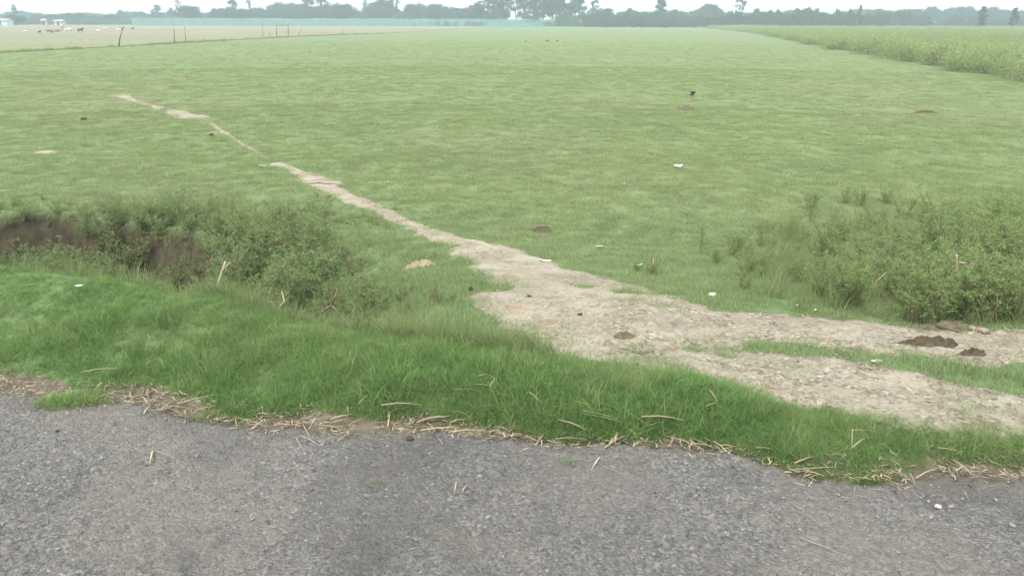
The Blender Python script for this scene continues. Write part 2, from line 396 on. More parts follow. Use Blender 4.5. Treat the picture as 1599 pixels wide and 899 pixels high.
# ------------------------------------------------------------------ ground, road, path
xs = axis(-5.6, 5.6, .035, -1500, 1500); ys = axis(2.2, 10.5, .035, -1500, 1500)
X, Y, F = grid(xs, ys)
Z = height(X, Y)
dm = np.zeros(len(X)); nearm = (np.abs(X) < 40) & (Y > 0) & (Y < 60)
dm[nearm] = dirt(X[nearm], Y[nearm])
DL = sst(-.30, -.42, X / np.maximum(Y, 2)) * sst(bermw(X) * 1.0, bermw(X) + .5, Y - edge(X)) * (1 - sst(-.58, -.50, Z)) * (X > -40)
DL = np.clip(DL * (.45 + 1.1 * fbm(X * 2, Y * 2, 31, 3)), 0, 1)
verge = (Y - edge(X) < .14) & (Y - edge(X) > -.5)
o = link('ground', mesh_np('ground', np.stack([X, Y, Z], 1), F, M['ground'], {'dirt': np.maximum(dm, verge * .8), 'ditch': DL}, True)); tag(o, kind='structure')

RX = axis(-3.4, 3.4, .014, -150, 150, 1.2); RY = axis(1.5, 3.75, .014, -4.5, 16, 1.15)
X, Y, F = grid(RX, RY); s = edge(X) - Y + (fbm(X * 14, Y * 14, 41, 3) - .5) * .05
grain = np.where((np.abs(X) < 3.6) & (Y > 1.3), (fbm(X * 38, Y * 38, 42, 3) - .5) * .026 + (fbm(X * 7, Y * 7, 45, 2) - .5) * .010, 0)
Z = grain - .034 * (1 - sst(-.02, .06, s)) + .004 * 0
ok = (s[F].max(1) > -.02)
V, F2, A = subset(X, Y, Z, F, ok, {'verge': (1 - sst(.0, .16, s)) * .6 * (fbm(X * 6, Y * 6, 46, 3) > .42)})
o = link('road', mesh_np('road', V, F2, M['road'], A, True)); tag(o, kind='structure')

def path_piece(xs, ys):
    X, Y, F = grid(xs, ys); m = dirt(X, Y)
    Z = height(X, Y) + np.clip((m - .5) * .05, -.012, .012) + .004
    rel = (fbm(X * 22, Y * 22, 51, 3) - .5) * .014 * sst(.5, .9, m); Z = Z + rel
    keep = m[F].max(1) > .34
    gr = sst(-.3, 1.5, X) * .8 + sst(6.2, 4.2, Y) * .5
    return subset(X, Y, Z, F, keep, {'grav': np.clip(gr, 0, 1)})
V1, F1, A1 = path_piece(axis(-3, 4.6, .024, -3.2, 30, 1.15), np.arange(1.0, 10.5, .024))
V1 = V1; V3, F3, A3 = path_piece(np.arange(-17, -2, .05), np.arange(10.524, 24, .05)); F1 = np.vstack([F1, F3 + len(V1)]); V1 = np.vstack([V1, V3]); A1['grav'] = np.concatenate([A1['grav'], A3['grav']])
o = link('dirt_path', mesh_np('dirt_path', V1, F1, M['path'], A1, True)); tag(o, kind='structure')

# ploughed field beyond the left boundary
PB = [at(u, v) for u, v in ((-700, 108), (-300, 96), (0, 83), (185, 73), (330, 65), (460, 58), (540, 54.5), (600, 52.5))]
near_line = [(p.x, p.y) for p in PB]
far_r = (at_y(760, 262), 262); far_l = (-420, 238)
ring = near_line + [far_r, (-60, 262), far_l]
me = bpy.data.meshes.new('ploughed_field')
me.from_pydata([(x, y, FIELD + .05) for x, y in ring] + [(x, y, FIELD - .1) for x, y in ring], [],
               [list(range(len(ring)))[::1]] + [[i, i + len(ring), (i + 1) % len(ring) + len(ring), (i + 1) % len(ring)] for i in range(len(ring))])
me.materials.append(M['plough']); o = link('ploughed_field', me); tag(o, kind='structure')
PLW = np.array(ring)

# ------------------------------------------------------------------ blades and scatter
def blades(n, rad, lmin, lmax, wid, lean=(.15, 1.1), seed=0, curve=.8, segs=3):
    r = np.random.default_rng(seed)
    a = r.uniform(0, 2 * np.pi, n); q = np.sqrt(r.uniform(0, 1, n)) * rad
    bx, by = q * np.cos(a), q * np.sin(a)
    L = r.uniform(lmin, lmax, n); az_ = a + r.normal(0, 1.0, n); th0 = r.uniform(lean[0] * .3, lean[1] * .6, n); cv = r.uniform(.2, 1, n) * curve
    wa = r.uniform(0, 2 * np.pi, n); w_ = wid * r.uniform(.6, 1.3, n)
    wx, wy = np.cos(wa), np.sin(wa)
    P = np.stack([bx, by, np.full(n, -.006)], 1); V = []; H = []
    for k in range(segs + 1):
        f = k / segs; ww = (w_ * (1 - f * .85) * .5)[:, None]; off = np.stack([wx, wy, 0 * wx], 1) * ww
        V += [P - off, P + off]; H += [np.full(n, f)] * 2
        th = th0 + cv * f * 1.6; st = (L / segs)[:, None]
        P = P + st * np.stack([np.sin(th) * np.cos(az_), np.sin(th) * np.sin(az_), np.cos(th)], 1)
    V = np.stack(V, 1).reshape(-1, 3); m = 2 * (segs + 1)
    i = np.arange(n)[:, None] * m
    Fq = np.concatenate([np.concatenate([i + 2 * k, i + 2 * k + 1, i + 2 * k + 3, i + 2 * k + 2], 1) for k in range(segs)])
    rr = np.repeat(r.uniform(0, 1, n), m)
    return V, Fq, {'h': np.stack(H, 1).ravel(), 'rnd': rr}
def protos(name, meshes):
    c = bpy.data.collections.new(name)
    for k, me in enumerate(meshes):
        o = bpy.data.objects.new(name + '_sprig', me); c.objects.link(o)
    return c
def scatter(name, coll, ncoll, P, rot, scl, label=None, cat=None):
    n = len(P); me = bpy.data.meshes.new(name); me.vertices.add(n); me.vertices.foreach_set('co', np.asarray(P, np.float32).ravel())
    a = me.attributes.new('rot', 'FLOAT_VECTOR', 'POINT'); a.data.foreach_set('vector', np.asarray(rot, np.float32).ravel())
    a = me.attributes.new('scl', 'FLOAT_VECTOR', 'POINT'); a.data.foreach_set('vector', np.asarray(scl, np.float32).ravel())
    a = me.attributes.new('pick', 'INT', 'POINT'); a.data.foreach_set('value', rng.integers(0, ncoll, n).astype(np.int32))
    o = link(name, me)
    ng = bpy.data.node_groups.new(name + ' scatter', 'GeometryNodeTree')
    ng.interface.new_socket('Geometry', in_out='INPUT', socket_type='NodeSocketGeometry')
    ng.interface.new_socket('Geometry', in_out='OUTPUT', socket_type='NodeSocketGeometry')
    gi = ng.nodes.new('NodeGroupInput'); go = ng.nodes.new('NodeGroupOutput')
    ip = ng.nodes.new('GeometryNodeInstanceOnPoints'); ci = ng.nodes.new('GeometryNodeCollectionInfo')
    ci.inputs[0].default_value = coll; ci.inputs['Separate Children'].default_value = True; ci.inputs['Reset Children'].default_value = True
    def na(nm, ty):
        q = ng.nodes.new('GeometryNodeInputNamedAttribute'); q.data_type = ty; q.inputs[0].default_value = nm; return q.outputs[0]
    L_ = ng.links.new
    L_(gi.outputs[0], ip.inputs['Points']); L_(ci.outputs[0], ip.inputs['Instance']); ip.inputs['Pick Instance'].default_value = True
    L_(na('pick', 'INT'), ip.inputs['Instance Index'])
    L_(na('rot', 'FLOAT_VECTOR'), ip.inputs['Rotation']); L_(na('scl', 'FLOAT_VECTOR'), ip.inputs['Scale'])
    L_(ip.outputs[0], go.inputs[0])
    md = o.modifiers.new('scatter', 'NODES'); md.node_group = ng
    tag(o, label, cat, kind='stuff'); return o
def rots(n, tilt=.15): return np.stack([rng.normal(0, tilt, n), rng.normal(0, tilt, n), rng.uniform(0, 2 * np.pi, n)], 1)

# berm grass
WB = [blades(34, .060, .04, .115, .0042, (.1, 2.8), 120 + k, 1.3, 5) for k in range(2)]
bp = protos('verge_grass', [mesh_np('sprig', b_[0], b_[1], M['berm'], b_[2]) for b_ in WB] + [mesh_np('sprig', *blades(60, .060, .03, .105, .0027, (.2, 3.0), 100 + k, 1.3, 4)[:2], M['berm'], blades(60, .060, .03, .105, .0027, (.2, 3.0), 100 + k, 1.3, 4)[2]) for k in range(5)])
n = 36000; x = rng.uniform(-6.5, 6, n); t = rng.uniform(-.08, 1.15, n); y = edge(x) + .03 + t * bermw(x) * .93 + rng.normal(0, .02, n)
low = edge(x) + np.interp(x, [-3, -2.2, -1, 0, 1.5, 3], [.09, .12, .09, .04, .02, -.05]) + (fbm(x * 5, x * 0 + 2, 61, 3) - .5) * .20
rightlim = np.interp(x, EX, EY)
dmx = dirt(x, y) * (y - edge(x) > bermw(x) * .75)
dens = .62 + .38 * (fbm(x * 4, y * 4, 62, 3) > .40)
k = (y > low) & (rng.random(n) > dmx * 1.2) & (rng.random(n) < dens)
x, y, t = x[k], y[k], t[k]
hs = .76 * np.maximum(.55, .18 + 1.25 * fbm(x * 3.6, y * 3.6, 63, 4)) * np.where(rng.random(len(x)) < .08, 1.45, 1) * np.interp(t, [0, .2, .9, 1.15], [.75, 1.05, .95, .5]) * np.interp(x, [-3, -1, 0, 2, 3], [.85, 1.15, 1.2, .9, .7])
hs *= np.interp(y - low[k], [0, .08], [.6, 1])
scatter('verge_grass', bp, 7, np.stack([x, y, height(x, y)], 1), rots(len(x), .22), np.stack([hs, hs, hs * rng.uniform(.8, 1.25, len(x))], 1),
        'lush bright green grass on the low bank beside the asphalt', 'grass')

# field turf
tp = protos('field_grass', [mesh_np('sprig', *blades(60, .11, .02, .055, .0042, (.3, 1.5), 200 + k, .9, 2)[:2], M['turf'], blades(60, .11, .02, .055, .0042, (.3, 1.5), 200 + k, .9, 2)[2]) for k in range(6)])
PX, PY, PS = [], [], []
for r0, r1, dn, sc_ in ((3.2, 6, 260, .9), (6, 9, 170, 1.0), (9, 14, 130, 1.05), (14, 22, 80, 1.15), (22, 40, 30, 1.5), (40, 90, 7, 2.2)):
    A_ = .80 * (r1 * r1 - r0 * r0); n = int(A_ * dn)
    r_ = np.sqrt(rng.uniform(r0 * r0, r1 * r1, n)); a_ = rng.uniform(-.80, .80, n)
    PX.append(r_ * np.sin(a_)); PY.append(r_ * np.cos(a_)); PS.append(np.full(n, sc_))
x, y, s_ = map(np.concatenate, (PX, PY, PS))
sd = y - edge(x); H_ = height(x, y); d_ = dirt(x, y)
bare = fbm(x * 1.7, y * 1.7, 71, 4)
k = (sd > bermw(x) * 1.0) & (rng.random(len(x)) > np.clip(1.25 * d_ - .12, 0, .995) - .45 * (fbm(x * 2.3, y * 2.3, 75, 4) > .60) * (d_ > .4)) & (H_ > -.60 - .25 * (x / y > -.38)) & (sdist(x, y, PLW) < -.2) & (rng.random(len(x)) < np.clip((96 - np.hypot(x, y)) / 60, .02, 1)) & (rng.random(len(x)) < np.where(bare < .30, .6, 1))
x, y, s_, H_, d_ = x[k], y[k], s_[k], H_[k], d_[k]
hv = s_ * (.85 + .4 * fbm(x * .9, y * .9, 72, 4)); hv = hv * np.where(d_ > .2, .7, 1) * np.interp(y, [3, 5.5, 8], [1.25, 1.15, 1])
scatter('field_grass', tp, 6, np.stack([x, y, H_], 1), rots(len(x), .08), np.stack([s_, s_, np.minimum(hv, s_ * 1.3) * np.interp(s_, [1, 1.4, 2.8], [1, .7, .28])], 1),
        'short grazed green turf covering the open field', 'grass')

# rough grass in the ditch, on its bank, round the thicket and along the field boundary
rp = protos('rough_grass', [mesh_np('sprig', *blades(40, .07, .10, .28, .004, (.1, 1.0), 300 + k, .8, 4)[:2], M['rank'], blades(40, .07, .10, .28, .004, (.1, 1.0), 300 + k, .8, 4)[2]) for k in range(6)])
n = 2600; x = rng.uniform(-8, -.6, n); y = rng.uniform(4, 9.2, n); sd = y - edge(x)
k = (sd > bermw(x)) & (fbm(x * 1.5, y * 1.5, 81, 3) > .42) & (dirt(x, y) < .3) & ((x < -1.3) | (y < 5.6)); xa, ya = x[k], y[k]
n = 1300; x = rng.uniform(1.6, 7, n); y = rng.uniform(4.3, 8.5, n)
k = (dirt(x, y) < .2) & (x > 1.6 + (y - 4.5) * .3) & (fbm(x * 1.5, y * 1.5, 82, 3) > .40); xb, yb = x[k], y[k]
n = 2600; i = rng.integers(0, len(near_line) - 1, n); f = rng.random(n); nl = np.array(near_line)
xc = nl[i, 0] * (1 - f) + nl[i + 1, 0] * f + rng.normal(0, .25, n); yc = nl[i, 1] * (1 - f) + nl[i + 1, 1] * f + rng.normal(0, .3, n)
k = fbm(xc * .4, yc * .4, 83, 3) > .36; xc, yc = xc[k], yc[k]
n = 1600; xe = rng.uniform(-150, 0, n); ye = rng.uniform(50, 170, n); k = (sdist(xe, ye, PLW) > 0) & (fbm(xe * .2, ye * .2, 84, 3) > .45); xe, ye = xe[k], ye[k]
n = 420; x = rng.uniform(-3, 0.2, n) ; y = edge(x) + bermw(x) * 1.05 + np.abs(rng.normal(0, .16, n)); xd, yd = x, y
x = np.concatenate([xa, xb, xc, xd, xe]); y = np.concatenate([ya, yb, yc, yd, ye])
sca = np.concatenate([rng.uniform(.3, .75, len(xa)), rng.uniform(.5, 1.0, len(xb)), rng.uniform(.7, 1.3, len(xc)), rng.uniform(.35, .8, len(xd)), rng.uniform(.6, 1.3, len(xe))])
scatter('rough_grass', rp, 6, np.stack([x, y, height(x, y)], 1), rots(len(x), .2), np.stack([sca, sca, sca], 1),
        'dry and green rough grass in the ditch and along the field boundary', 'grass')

# ------------------------------------------------------------------ tubes
def tube(pts, rad, seg=6):
    pts = np.asarray(pts, float); n = len(pts); V = []; 
    for i in range(n):
        d = pts[min(i + 1, n - 1)] - pts[max(i - 1, 0)]; d = d / (np.linalg.norm(d) + 1e-9)
        a = np.cross(d, (0, 0, 1) if abs(d[2]) < .9 else (1, 0, 0)); a /= np.linalg.norm(a); b = np.cross(d, a)
        for k in range(seg):
            q = 2 * np.pi * k / seg; V.append(pts[i] + rad[i] * (a * math.cos(q) + b * math.sin(q)))
    F_ = [[i * seg + k, i * seg + (k + 1) % seg, (i + 1) * seg + (k + 1) % seg, (i + 1) * seg + k] for i in range(n - 1) for k in range(seg)]
    e = len(V); V.append(pts[-1]); V.append(pts[0])
    F_ += [[(n - 1) * seg + k, (n - 1) * seg + (k + 1) % seg, e, e] for k in range(seg)]
    F_ += [[(k + 1) % seg, k, e + 1, e + 1] for k in range(seg)]
    return np.array(V), F_
def tubes_mesh(name, lst, mat, seg=5, smooth=True):
    V, F_, off = [], [], 0
    for pts, rad in lst:
        v, f = tube(pts, rad, seg); V += list(map(tuple, v)); F_ += [[a + off for a in dict.fromkeys(q)] for q in f]; off += len(v)
    me = bpy.data.meshes.new(name); me.from_pydata(V, [], F_); me.materials.append(mat)
    if smooth: me.polygons.foreach_set('use_smooth', [True] * len(F_))
    return me
def leaf_quads(C, D, L, Wd, r, droop=0):
    """diamond leaves at C pointing along D"""
    n = len(C); D = D / (np.linalg.norm(D, axis=1, keepdims=True) + 1e-9)
    U = r.normal(size=(n, 3)); S = np.cross(D, U); S /= np.linalg.norm(S, axis=1, keepdims=True) + 1e-9
    L = np.asarray(L)[:, None] * np.ones((n, 1)); Wd = np.asarray(Wd)[:, None] * np.ones((n, 1))
    V = np.stack([C, C + D * L * .5 + S * Wd * .5, C + D * L + np.array([0, 0, -droop]) * L, C + D * L * .5 - S * Wd * .5], 1).reshape(-1, 3)
    return V, np.arange(4 * n).reshape(n, 4), {'rnd': np.repeat(r.random(n), 4)}

# ------------------------------------------------------------------ weeds
def weed_parts(h, seed, stems=5, twigs=14, leaves=12, ls=.028, spread=.45, mat='weedleaf', stemmat='stem', bare=.15, wr=.38):
    r = np.random.default_rng(seed); T = []; C = []; D = []
    for s in range(stems):
        a = r.uniform(0, 2 * np.pi); ln = h * r.uniform(.65, 1.08); sp = spread * r.uniform(.2, 1)
        p = []; q = np.array([r.normal(0, .02), r.normal(0, .02), -.03]); dirn = np.array([math.cos(a) * sp, math.sin(a) * sp, 1.0])
        for k in range(8):
            p.append(q.copy()); dirn = dirn + r.normal(0, .14, 3) * [1, 1, .3]; dn = dirn / np.linalg.norm(dirn); q = q + dn * ln / 7
        p = np.array(p); T.append((p, np.linspace(.0055, .0015, 8) * (h / .7)))
        for tw in range(twigs):
            f = r.uniform(bare, 1) * 6.99; i = int(f); base = p[i] + (p[i + 1] - p[i]) * (f - i)
            ta = r.uniform(0, 2 * np.pi); tl = h * r.uniform(.12, .34) * (1.15 - f / 9)
            td = np.array([math.cos(ta), math.sin(ta), r.uniform(.1, .9)]); td /= np.linalg.norm(td)
            tip = base + td * tl; mid = base + td * tl * .5 + [0, 0, tl * .08]
            T.append((np.array([base, mid, tip]), [.0018, .0013, .0006]))
            ff = r.uniform(.15, 1.05, leaves); c = base + (tip - base) * ff[:, None] + r.normal(0, .004, (leaves, 3))
            C.append(c); D.append(td * .6 + r.normal(0, .7, (leaves, 3)))
    C = np.concatenate(C); D = np.concatenate(D); n = len(C)
    V, Fq, A = leaf_quads(C, D, ls * r.uniform(.6, 1.4, n), ls * wr * r.uniform(.7, 1.3, n), r, .15)
    return tubes_mesh('stem', T, M[stemmat], 4), mesh_np('foliage', V, Fq, M[mat], A)
def weed_thing(name, st, fo, loc, rz, s, label, cat, group):
    t = empty(name, loc, rz); t.scale = (s, s, s); link('stem', st, t); link('foliage', fo, t); tag(t, label, cat, group); return t
ORD = ['first', 'second', 'third', 'fourth', 'fifth', 'sixth', 'seventh', 'eighth', 'ninth', 'tenth', 'eleventh', 'twelfth', 'thirteenth', 'fourteenth',
       'fifteenth', 'sixteenth', 'seventeenth', 'eighteenth', 'nineteenth', 'twentieth', 'twenty-first', 'twenty-second', 'twenty-third', 'twenty-fourth',
       'twenty-fifth', 'twenty-sixth', 'twenty-seventh', 'twenty-eighth', 'twenty-ninth', 'thirtieth'] + ['next'] * 60
def angx(p): return p[0] / p[1]
LP = [weed_parts(.62, 400 + k, 8, 18, 14, .024, .62) for k in range(5)]
SP = [weed_parts(.75, 420 + k, 8, 20, 17, .020, .62, 'shrubleaf', wr=.45) for k in range(6)]
DP = [weed_parts(.45, 440 + k, 10, 13, 5, .018, .8, 'weedleaf', 'stem', .1) for k in range(3)]
SPARSE = [weed_parts(.60, 450 + k, 1, 16, 12, .022, .25, 'shrubleaf', 'stick', .35) for k in range(2)]
# left ditch weeds: rows by depth
GL = 'grey green weeds filling the roadside ditch'
def wrow(rn, u0, u1, y0, cnt, s0, pdry):
    pl = []
    for i in range(cnt):
        u_ = u0 + (u1 - u0) * (i + .5) / cnt + rng.normal(0, 9); y_ = y0 + rng.normal(0, .14)
        x_ = at_y(u_, y_); pl.append((x_, y_))
    pl.sort(key=angx)
    for i, (x_, y_) in enumerate(pl):
        dry = rng.random() < pdry
        st, fo = (DP if dry else LP)[int(rng.integers(0, 3 if dry else 5))]
        s_ = s0 * rng.uniform(.75, 1.25); kd = 'dry twiggy weed' if dry else 'feathery grey green weed'
        weed_thing('weed_plant', st, fo, (x_, y_, hz(x_, y_)), rng.uniform(0, 6.28), s_, f'{kd} {rn}, {ORD[i]} from the left', 'weed', GL)
wrow('deep in the left ditch, front row', -60, 215, 6.3, 10, .72, .15)
wrow('deep in the left ditch, second row', -60, 235, 7.0, 12, .72, .2)
wrow('deep in the left ditch, third row', -70, 240, 7.7, 12, .72, .3)
wrow('against the dark ditch bank', -70, 240, 8.2, 13, .75, .35)
wrow('on the slope of the ditch bank', -60, 330, 8.75, 22, .38, .4)
wrow('at the foot of the ditch bank', -60, 250, 8.4, 18, .60, .25)
wrow('low behind the left verge', -40, 250, 5.75, 12, .50, .2)
wrow('on the rim of the ditch bank', -40, 330, 9.0, 12, .32, .3)
wrow('right of the ditch hollow, front row', 265, 560, 5.0, 10, .50, .55)
wrow('right of the ditch hollow, second row', 240, 575, 5.5, 13, .66, .4)
wrow('right of the ditch hollow, third row', 245, 560, 6.1, 13, .76, .3)
wrow('right of the ditch hollow, fourth row', 250, 530, 6.8, 12, .80, .25)
wrow('right of the ditch hollow, fifth row', 255, 510, 7.5, 10, .80, .15)
wrow('right of the ditch hollow, back row', 260, 480, 8.1, 7, .60, .2)
wrow('behind the verge grass near the track', 560, 720, 4.75, 8, .38, .8)
# the upright weed that stands above the rest, and the small dark bush
p = atg(412, 395); weed_thing('weed_plant', *SPARSE[0], p, 1.0, 1.05, 'tall spindly weed standing above the other ditch weeds', 'weed', GL)
p = atg(628, 478); weed_thing('weed_plant', *SP[1], p, 1.0, .30, 'small dark bushy weed alone between the ditch and the dirt track', 'weed', None)
p = atg(405, 400); weed_thing('weed_plant', *SP[2], p, 1.4, .82, 'tall bushy green weed standing highest right of the ditch hollow', 'weed', GL)
p = atg(350, 395); weed_thing('weed_plant', *SP[3], p, 2.4, .62, 'bushy green weed just left of the tallest ditch weed', 'weed', GL)
# right thicket
GR = 'leafy weeds of the thicket right of the dirt track'
U = [('front', 494, 508, 1400, 1690, 10, .72), ('second', 466, 482, 1270, 1700, 14, .78), ('third', 432, 452, 1150, 1690, 18, .80), ('fourth', 400, 420, 1120, 1690, 18, .78),
     ('fifth', 372, 388, 1140, 1690, 16, .70), ('back', 342, 358, 1220, 1690, 14, .60)]
for rn, v0, v1, u0, u1, cnt, s0 in U:
    pl = []
    for i in range(cnt):
        u_ = u0 + (u1 - u0) * (i + .5) / cnt + rng.normal(0, 8); v_ = rng.uniform(v0, v1) + (max(0, u_ - 1450) * .06 if rn == 'front' else 0)
        p = atg(u_, v_)
        if float(dirt(np.array([p.x]), np.array([p.y]))[0]) > .3: p.y += .25; p.z = hz(p.x, p.y)
        pl.append(p)
    pl.sort(key=angx); u_s = [u0 + (u1 - u0) * (q + .5) / cnt for q in range(cnt)]
    for i, p in enumerate(pl):
        s = s0 * rng.uniform(.75, 1.2) * np.interp(u_s[i], [1120, 1200, 1300, 1450, 1599], [.38, .52, .72, .9, 1.05])
        use = LP if rng.random() < .12 else SP
        st, fo = use[int(rng.integers(0, 5))]
        weed_thing('weed_plant', st, fo, p, rng.uniform(0, 6.28), s, f'leafy green weed in the {rn} row of the right thicket, {ORD[i]} from the left', 'weed', GR)
for u_, v_, k, s, lb in ((1092, 392, 1, .85, 'thin dark sapling with a bare stem, left end of the right thicket'), (1145, 400, 0, .5, 'low sprawling weed beside the thin dark sapling'),
                         (1175, 425, 1, .45, 'low weed with a grey tangle at the thicket end'), (1265, 330, 0, .55, 'single upright weed rising from the turf behind the thicket')):
    st, fo = SPARSE[k] if s > .6 else LP[k]; weed_thing('weed_plant', st, fo, atg(u_, v_), k * 2.0, s, lb, 'weed', None)
st, fo = DP[0]; weed_thing('weed_plant', st, fo, atg(1017, 430), 1, .55, 'small brown dried weed on the turf left of the thicket', 'weed', None)
for k, (u_, v_, s) in enumerate(((1160, 455, .35), (1345, 322, .45), (1385, 318, .4), (1320, 318, .35), (995, 425, .22))):
    st, fo = (SP[k % 5]); weed_thing('weed_plant', st, fo, atg(u_, v_), k, s,
        ['low leafy weed in front of the thicket near the track', 'dark low weed in the patch behind the thicket, middle one', 'dark low weed in the patch behind the thicket, right one',
         'dark low weed in the patch behind the thicket, left one', 'tiny broad leaved seedling beside the brown dried weed'][k], 'weed', None)

# dry bare stems and broken sticks
def stick(name, pts, r0, r1, mat, label, cat='stick', forks=()):
    pts = np.array([tuple(p) for p in pts]); n = len(pts)
    lst = [(pts, np.linspace(r0, r1, n))] + [(np.array([tuple(q) for q in f]), np.linspace(r0 * .6, r1 * .6, len(f))) for f in forks]
    c = pts[0]; lst = [(p_ - c, r_) for p_, r_ in lst]
    o = link(name, tubes_mesh(name, lst, mat, 6), None, Vector(c)); tag(o, label, cat); return o
def pxy(u, v, y):                  # the photo's point on the vertical plane at distance y
    d = ray(u, v); t = y / d.y; return Vector((d.x * t, y, CAM_Z + d.z * t))
stick('dry_stem', [pxy(332, 472, 5.0), pxy(340, 445, 5.05), pxy(346, 425, 5.1), pxy(352, 408, 5.1)], .012, .006, M['palestem'], 'pale bare stem leaning up out of the ditch weeds', 'stalk',
      [[pxy(346, 425, 5.1), pxy(360, 408, 5.1)]])
stick('broken_branch', [pxy(497, 492, 4.55), pxy(517, 476, 4.5), pxy(535, 494, 4.5)], .011, .007, M['stick'], 'forked dark branch on the ditch edge, bent like an upturned V', 'branch',
      [[pxy(518, 476, 4.5), pxy(524, 462, 4.5), pxy(527, 450, 4.5)]])
stick('broken_branch', [pxy(432, 486, 4.6), pxy(444, 470, 4.65), pxy(440, 455, 4.7)], .007, .004, M['palestem'], 'thin pale branch among dry twigs behind the verge grass', 'branch')
stick('broken_branch', [pxy(400, 478, 4.7), pxy(418, 472, 4.7), pxy(436, 471, 4.8)], .006, .004, M['palestem'], 'pale twig lying level behind the verge grass', 'branch')
stick('dry_stem', [pxy(1512, 515, 4.75), pxy(1511, 492, 4.75), pxy(1508, 470, 4.75), pxy(1500, 448, 4.75), pxy(1494, 424, 4.75), pxy(1494, 398, 4.7)], .014, .006, M['palestem'],
      'tall pale bare stem standing in front of the thicket', 'stalk', [[pxy(1498, 410, 4.73), pxy(1522, 412, 4.73)]])
stick('dry_stem', [pxy(1556, 515, 4.6), pxy(1555, 490, 4.6), pxy(1558, 455, 4.6)], .007, .004, M['stem'], 'slim yellowish stem near the right end of the thicket', 'stalk')
stick('dry_stem', [pxy(1454, 515, 4.9), pxy(1452, 470, 4.9)], .010, .007, M['stick'], 'short brown stump of a stem in the thicket front', 'stalk')
stick('broken_branch', [pxy(1352, 462, 5.6), pxy(1368, 440, 5.6), pxy(1384, 425, 5.6)], .008, .005, M['palestem'], 'pale slanting branch caught in the middle of the thicket', 'branch')
stick('dry_stem', [pxy(1019, 432, 6.6), pxy(1020, 418, 6.6), pxy(1020, 404, 6.6)], .007, .004, M['palestem'], 'pale stalk of the brown dried weed', 'stalk')
stick('dry_stem', [pxy(1172, 412, 6.8), pxy(1190, 400, 6.8)], .009, .005, M['palestem'], 'pale stub slanting up beside the grey tangle', 'stalk')
a, b = atg(1458, 513), atg(1530, 533); stick('broken_branch', [a + Vector((0, 0, .02)), (a + b) / 2 + Vector((0, 0, .025)), b + Vector((0, 0, .015))], .008, .005, M['stick'],
      'long brown stick lying beside the dung heap', 'branch')

# ------------------------------------------------------------------ crop field on the right
CB = [at(u, v) for u, v in ((1060, 40.5), (1110, 45), (1180, 53), (1250, 67), (1330, 82), (1420, 97), (1520, 115), (1599, 132))]
CB = [(p.x, p.y) for p in CB] + [(24, 20), (40, 9)]
crop_poly = np.array(CB + [(170, 9), (260, 250), (CB[0][0] + 60, 255), (CB[0][0], 235)])
def crop_proto(seed, mat='cropleaf'):
    r = np.random.default_rng(seed); C, D = [], []
    for s in range(9):
        b = r.normal(0, .28, 2); hh = r.uniform(.6, 1.0)
        m_ = 46; f = r.uniform(.1, 1, m_); wsp = .16 * (1.1 - f)
        C.append(np.stack([b[0] + r.normal(0, 1, m_) * (wsp + .05), b[1] + r.normal(0, 1, m_) * (wsp + .05), f * hh], 1)); D.append(r.normal(0, 1, (m_, 3)) + [0, 0, .4])
    C, D = np.concatenate(C), np.concatenate(D); n = len(C)
    V, Fq, A = leaf_quads(C, D, r.uniform(.05, .12, n), r.uniform(.02, .045, n), r)
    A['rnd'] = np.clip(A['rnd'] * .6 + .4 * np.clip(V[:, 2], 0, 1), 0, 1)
    return mesh_np('sprig', V, Fq, M[mat], A)
cp = protos('crop', [crop_proto(500 + k) for k in range(5)])
PX, PY, PS = [], [], []
for y0, y1, dn, s_ in ((9, 45, 4.2, 1.0), (45, 80, 2.2, 1.15), (80, 140, 1.1, 1.4), (140, 255, .45, 1.9)):
    n = int((y1 - y0) * 200 * dn); x = rng.uniform(8, 208, n); y = rng.uniform(y0, y1, n)
    k = (sdist(x, y, crop_poly) + (fbm(x * .35, y * .35, 91, 4) - .5) * 3.6 > 0) & (x < y * 1.05 + 6); PX.append(x[k]); PY.append(y[k]); PS.append(np.full(k.sum(), s_))
x, y, s_ = map(np.concatenate, (PX, PY, PS))
hh = rng.uniform(.6, 1.2, len(x)) * (.55 + .9 * fbm(x * .3, y * .3, 92, 4)) * .95
scatter('crop', cp, 5, np.stack([x, y, np.full(len(x), FIELD)], 1), rots(len(x), .05), np.stack([s_, s_, hh], 1),
        'waist high leafy green crop filling the field on the right', 'crop')

# ------------------------------------------------------------------ gravel and fine litter
def rock(seed, flat=.6):
    import bmesh
    bm = bmesh.new(); bmesh.ops.create_icosphere(bm, subdivisions=1, radius=.5); r = np.random.default_rng(seed)
    for v in bm.verts: v.co = v.co * float(r.uniform(.7, 1.25)); v.co.z *= flat
    me = bpy.data.meshes.new('pebble'); bm.to_mesh(me); bm.free(); return me
def rocks(seed, mat, n=6):
    L_ = [];
    for k in range(n): me = rock(seed + k); me.materials.append(mat); L_.append(me)
    return L_
gp = protos('gravel', rocks(600, M['stone']))
n = 30000; x = rng.uniform(-1.2, 6, n); y = rng.uniform(1.6, 7.2, n); d_ = dirt(x, y)
pr = .10 + .9 * sst(-.2, 1.5, x) * sst(5.2, 4.2, y + x * .0)
k = (d_ > .5) & (y - edge(x) > .15) & (rng.random(n) < pr) & (fbm(x * 3, y * 3, 93, 3) + .15 * rng.random(n) > .42)
x, y = x[k], y[k]; n = len(x); s_ = .006 + .018 * rng.random(n) ** 2.5
scatter('gravel', gp, 6, np.stack([x, y, height(x, y) + .012 + s_ * .15], 1), rots(n, .4), np.stack([s_ * 1.3, s_, s_], 1), 'loose stony gravel spread over the dirt track', 'gravel')
ap = protos('road_chippings', rocks(620, M['chip']))
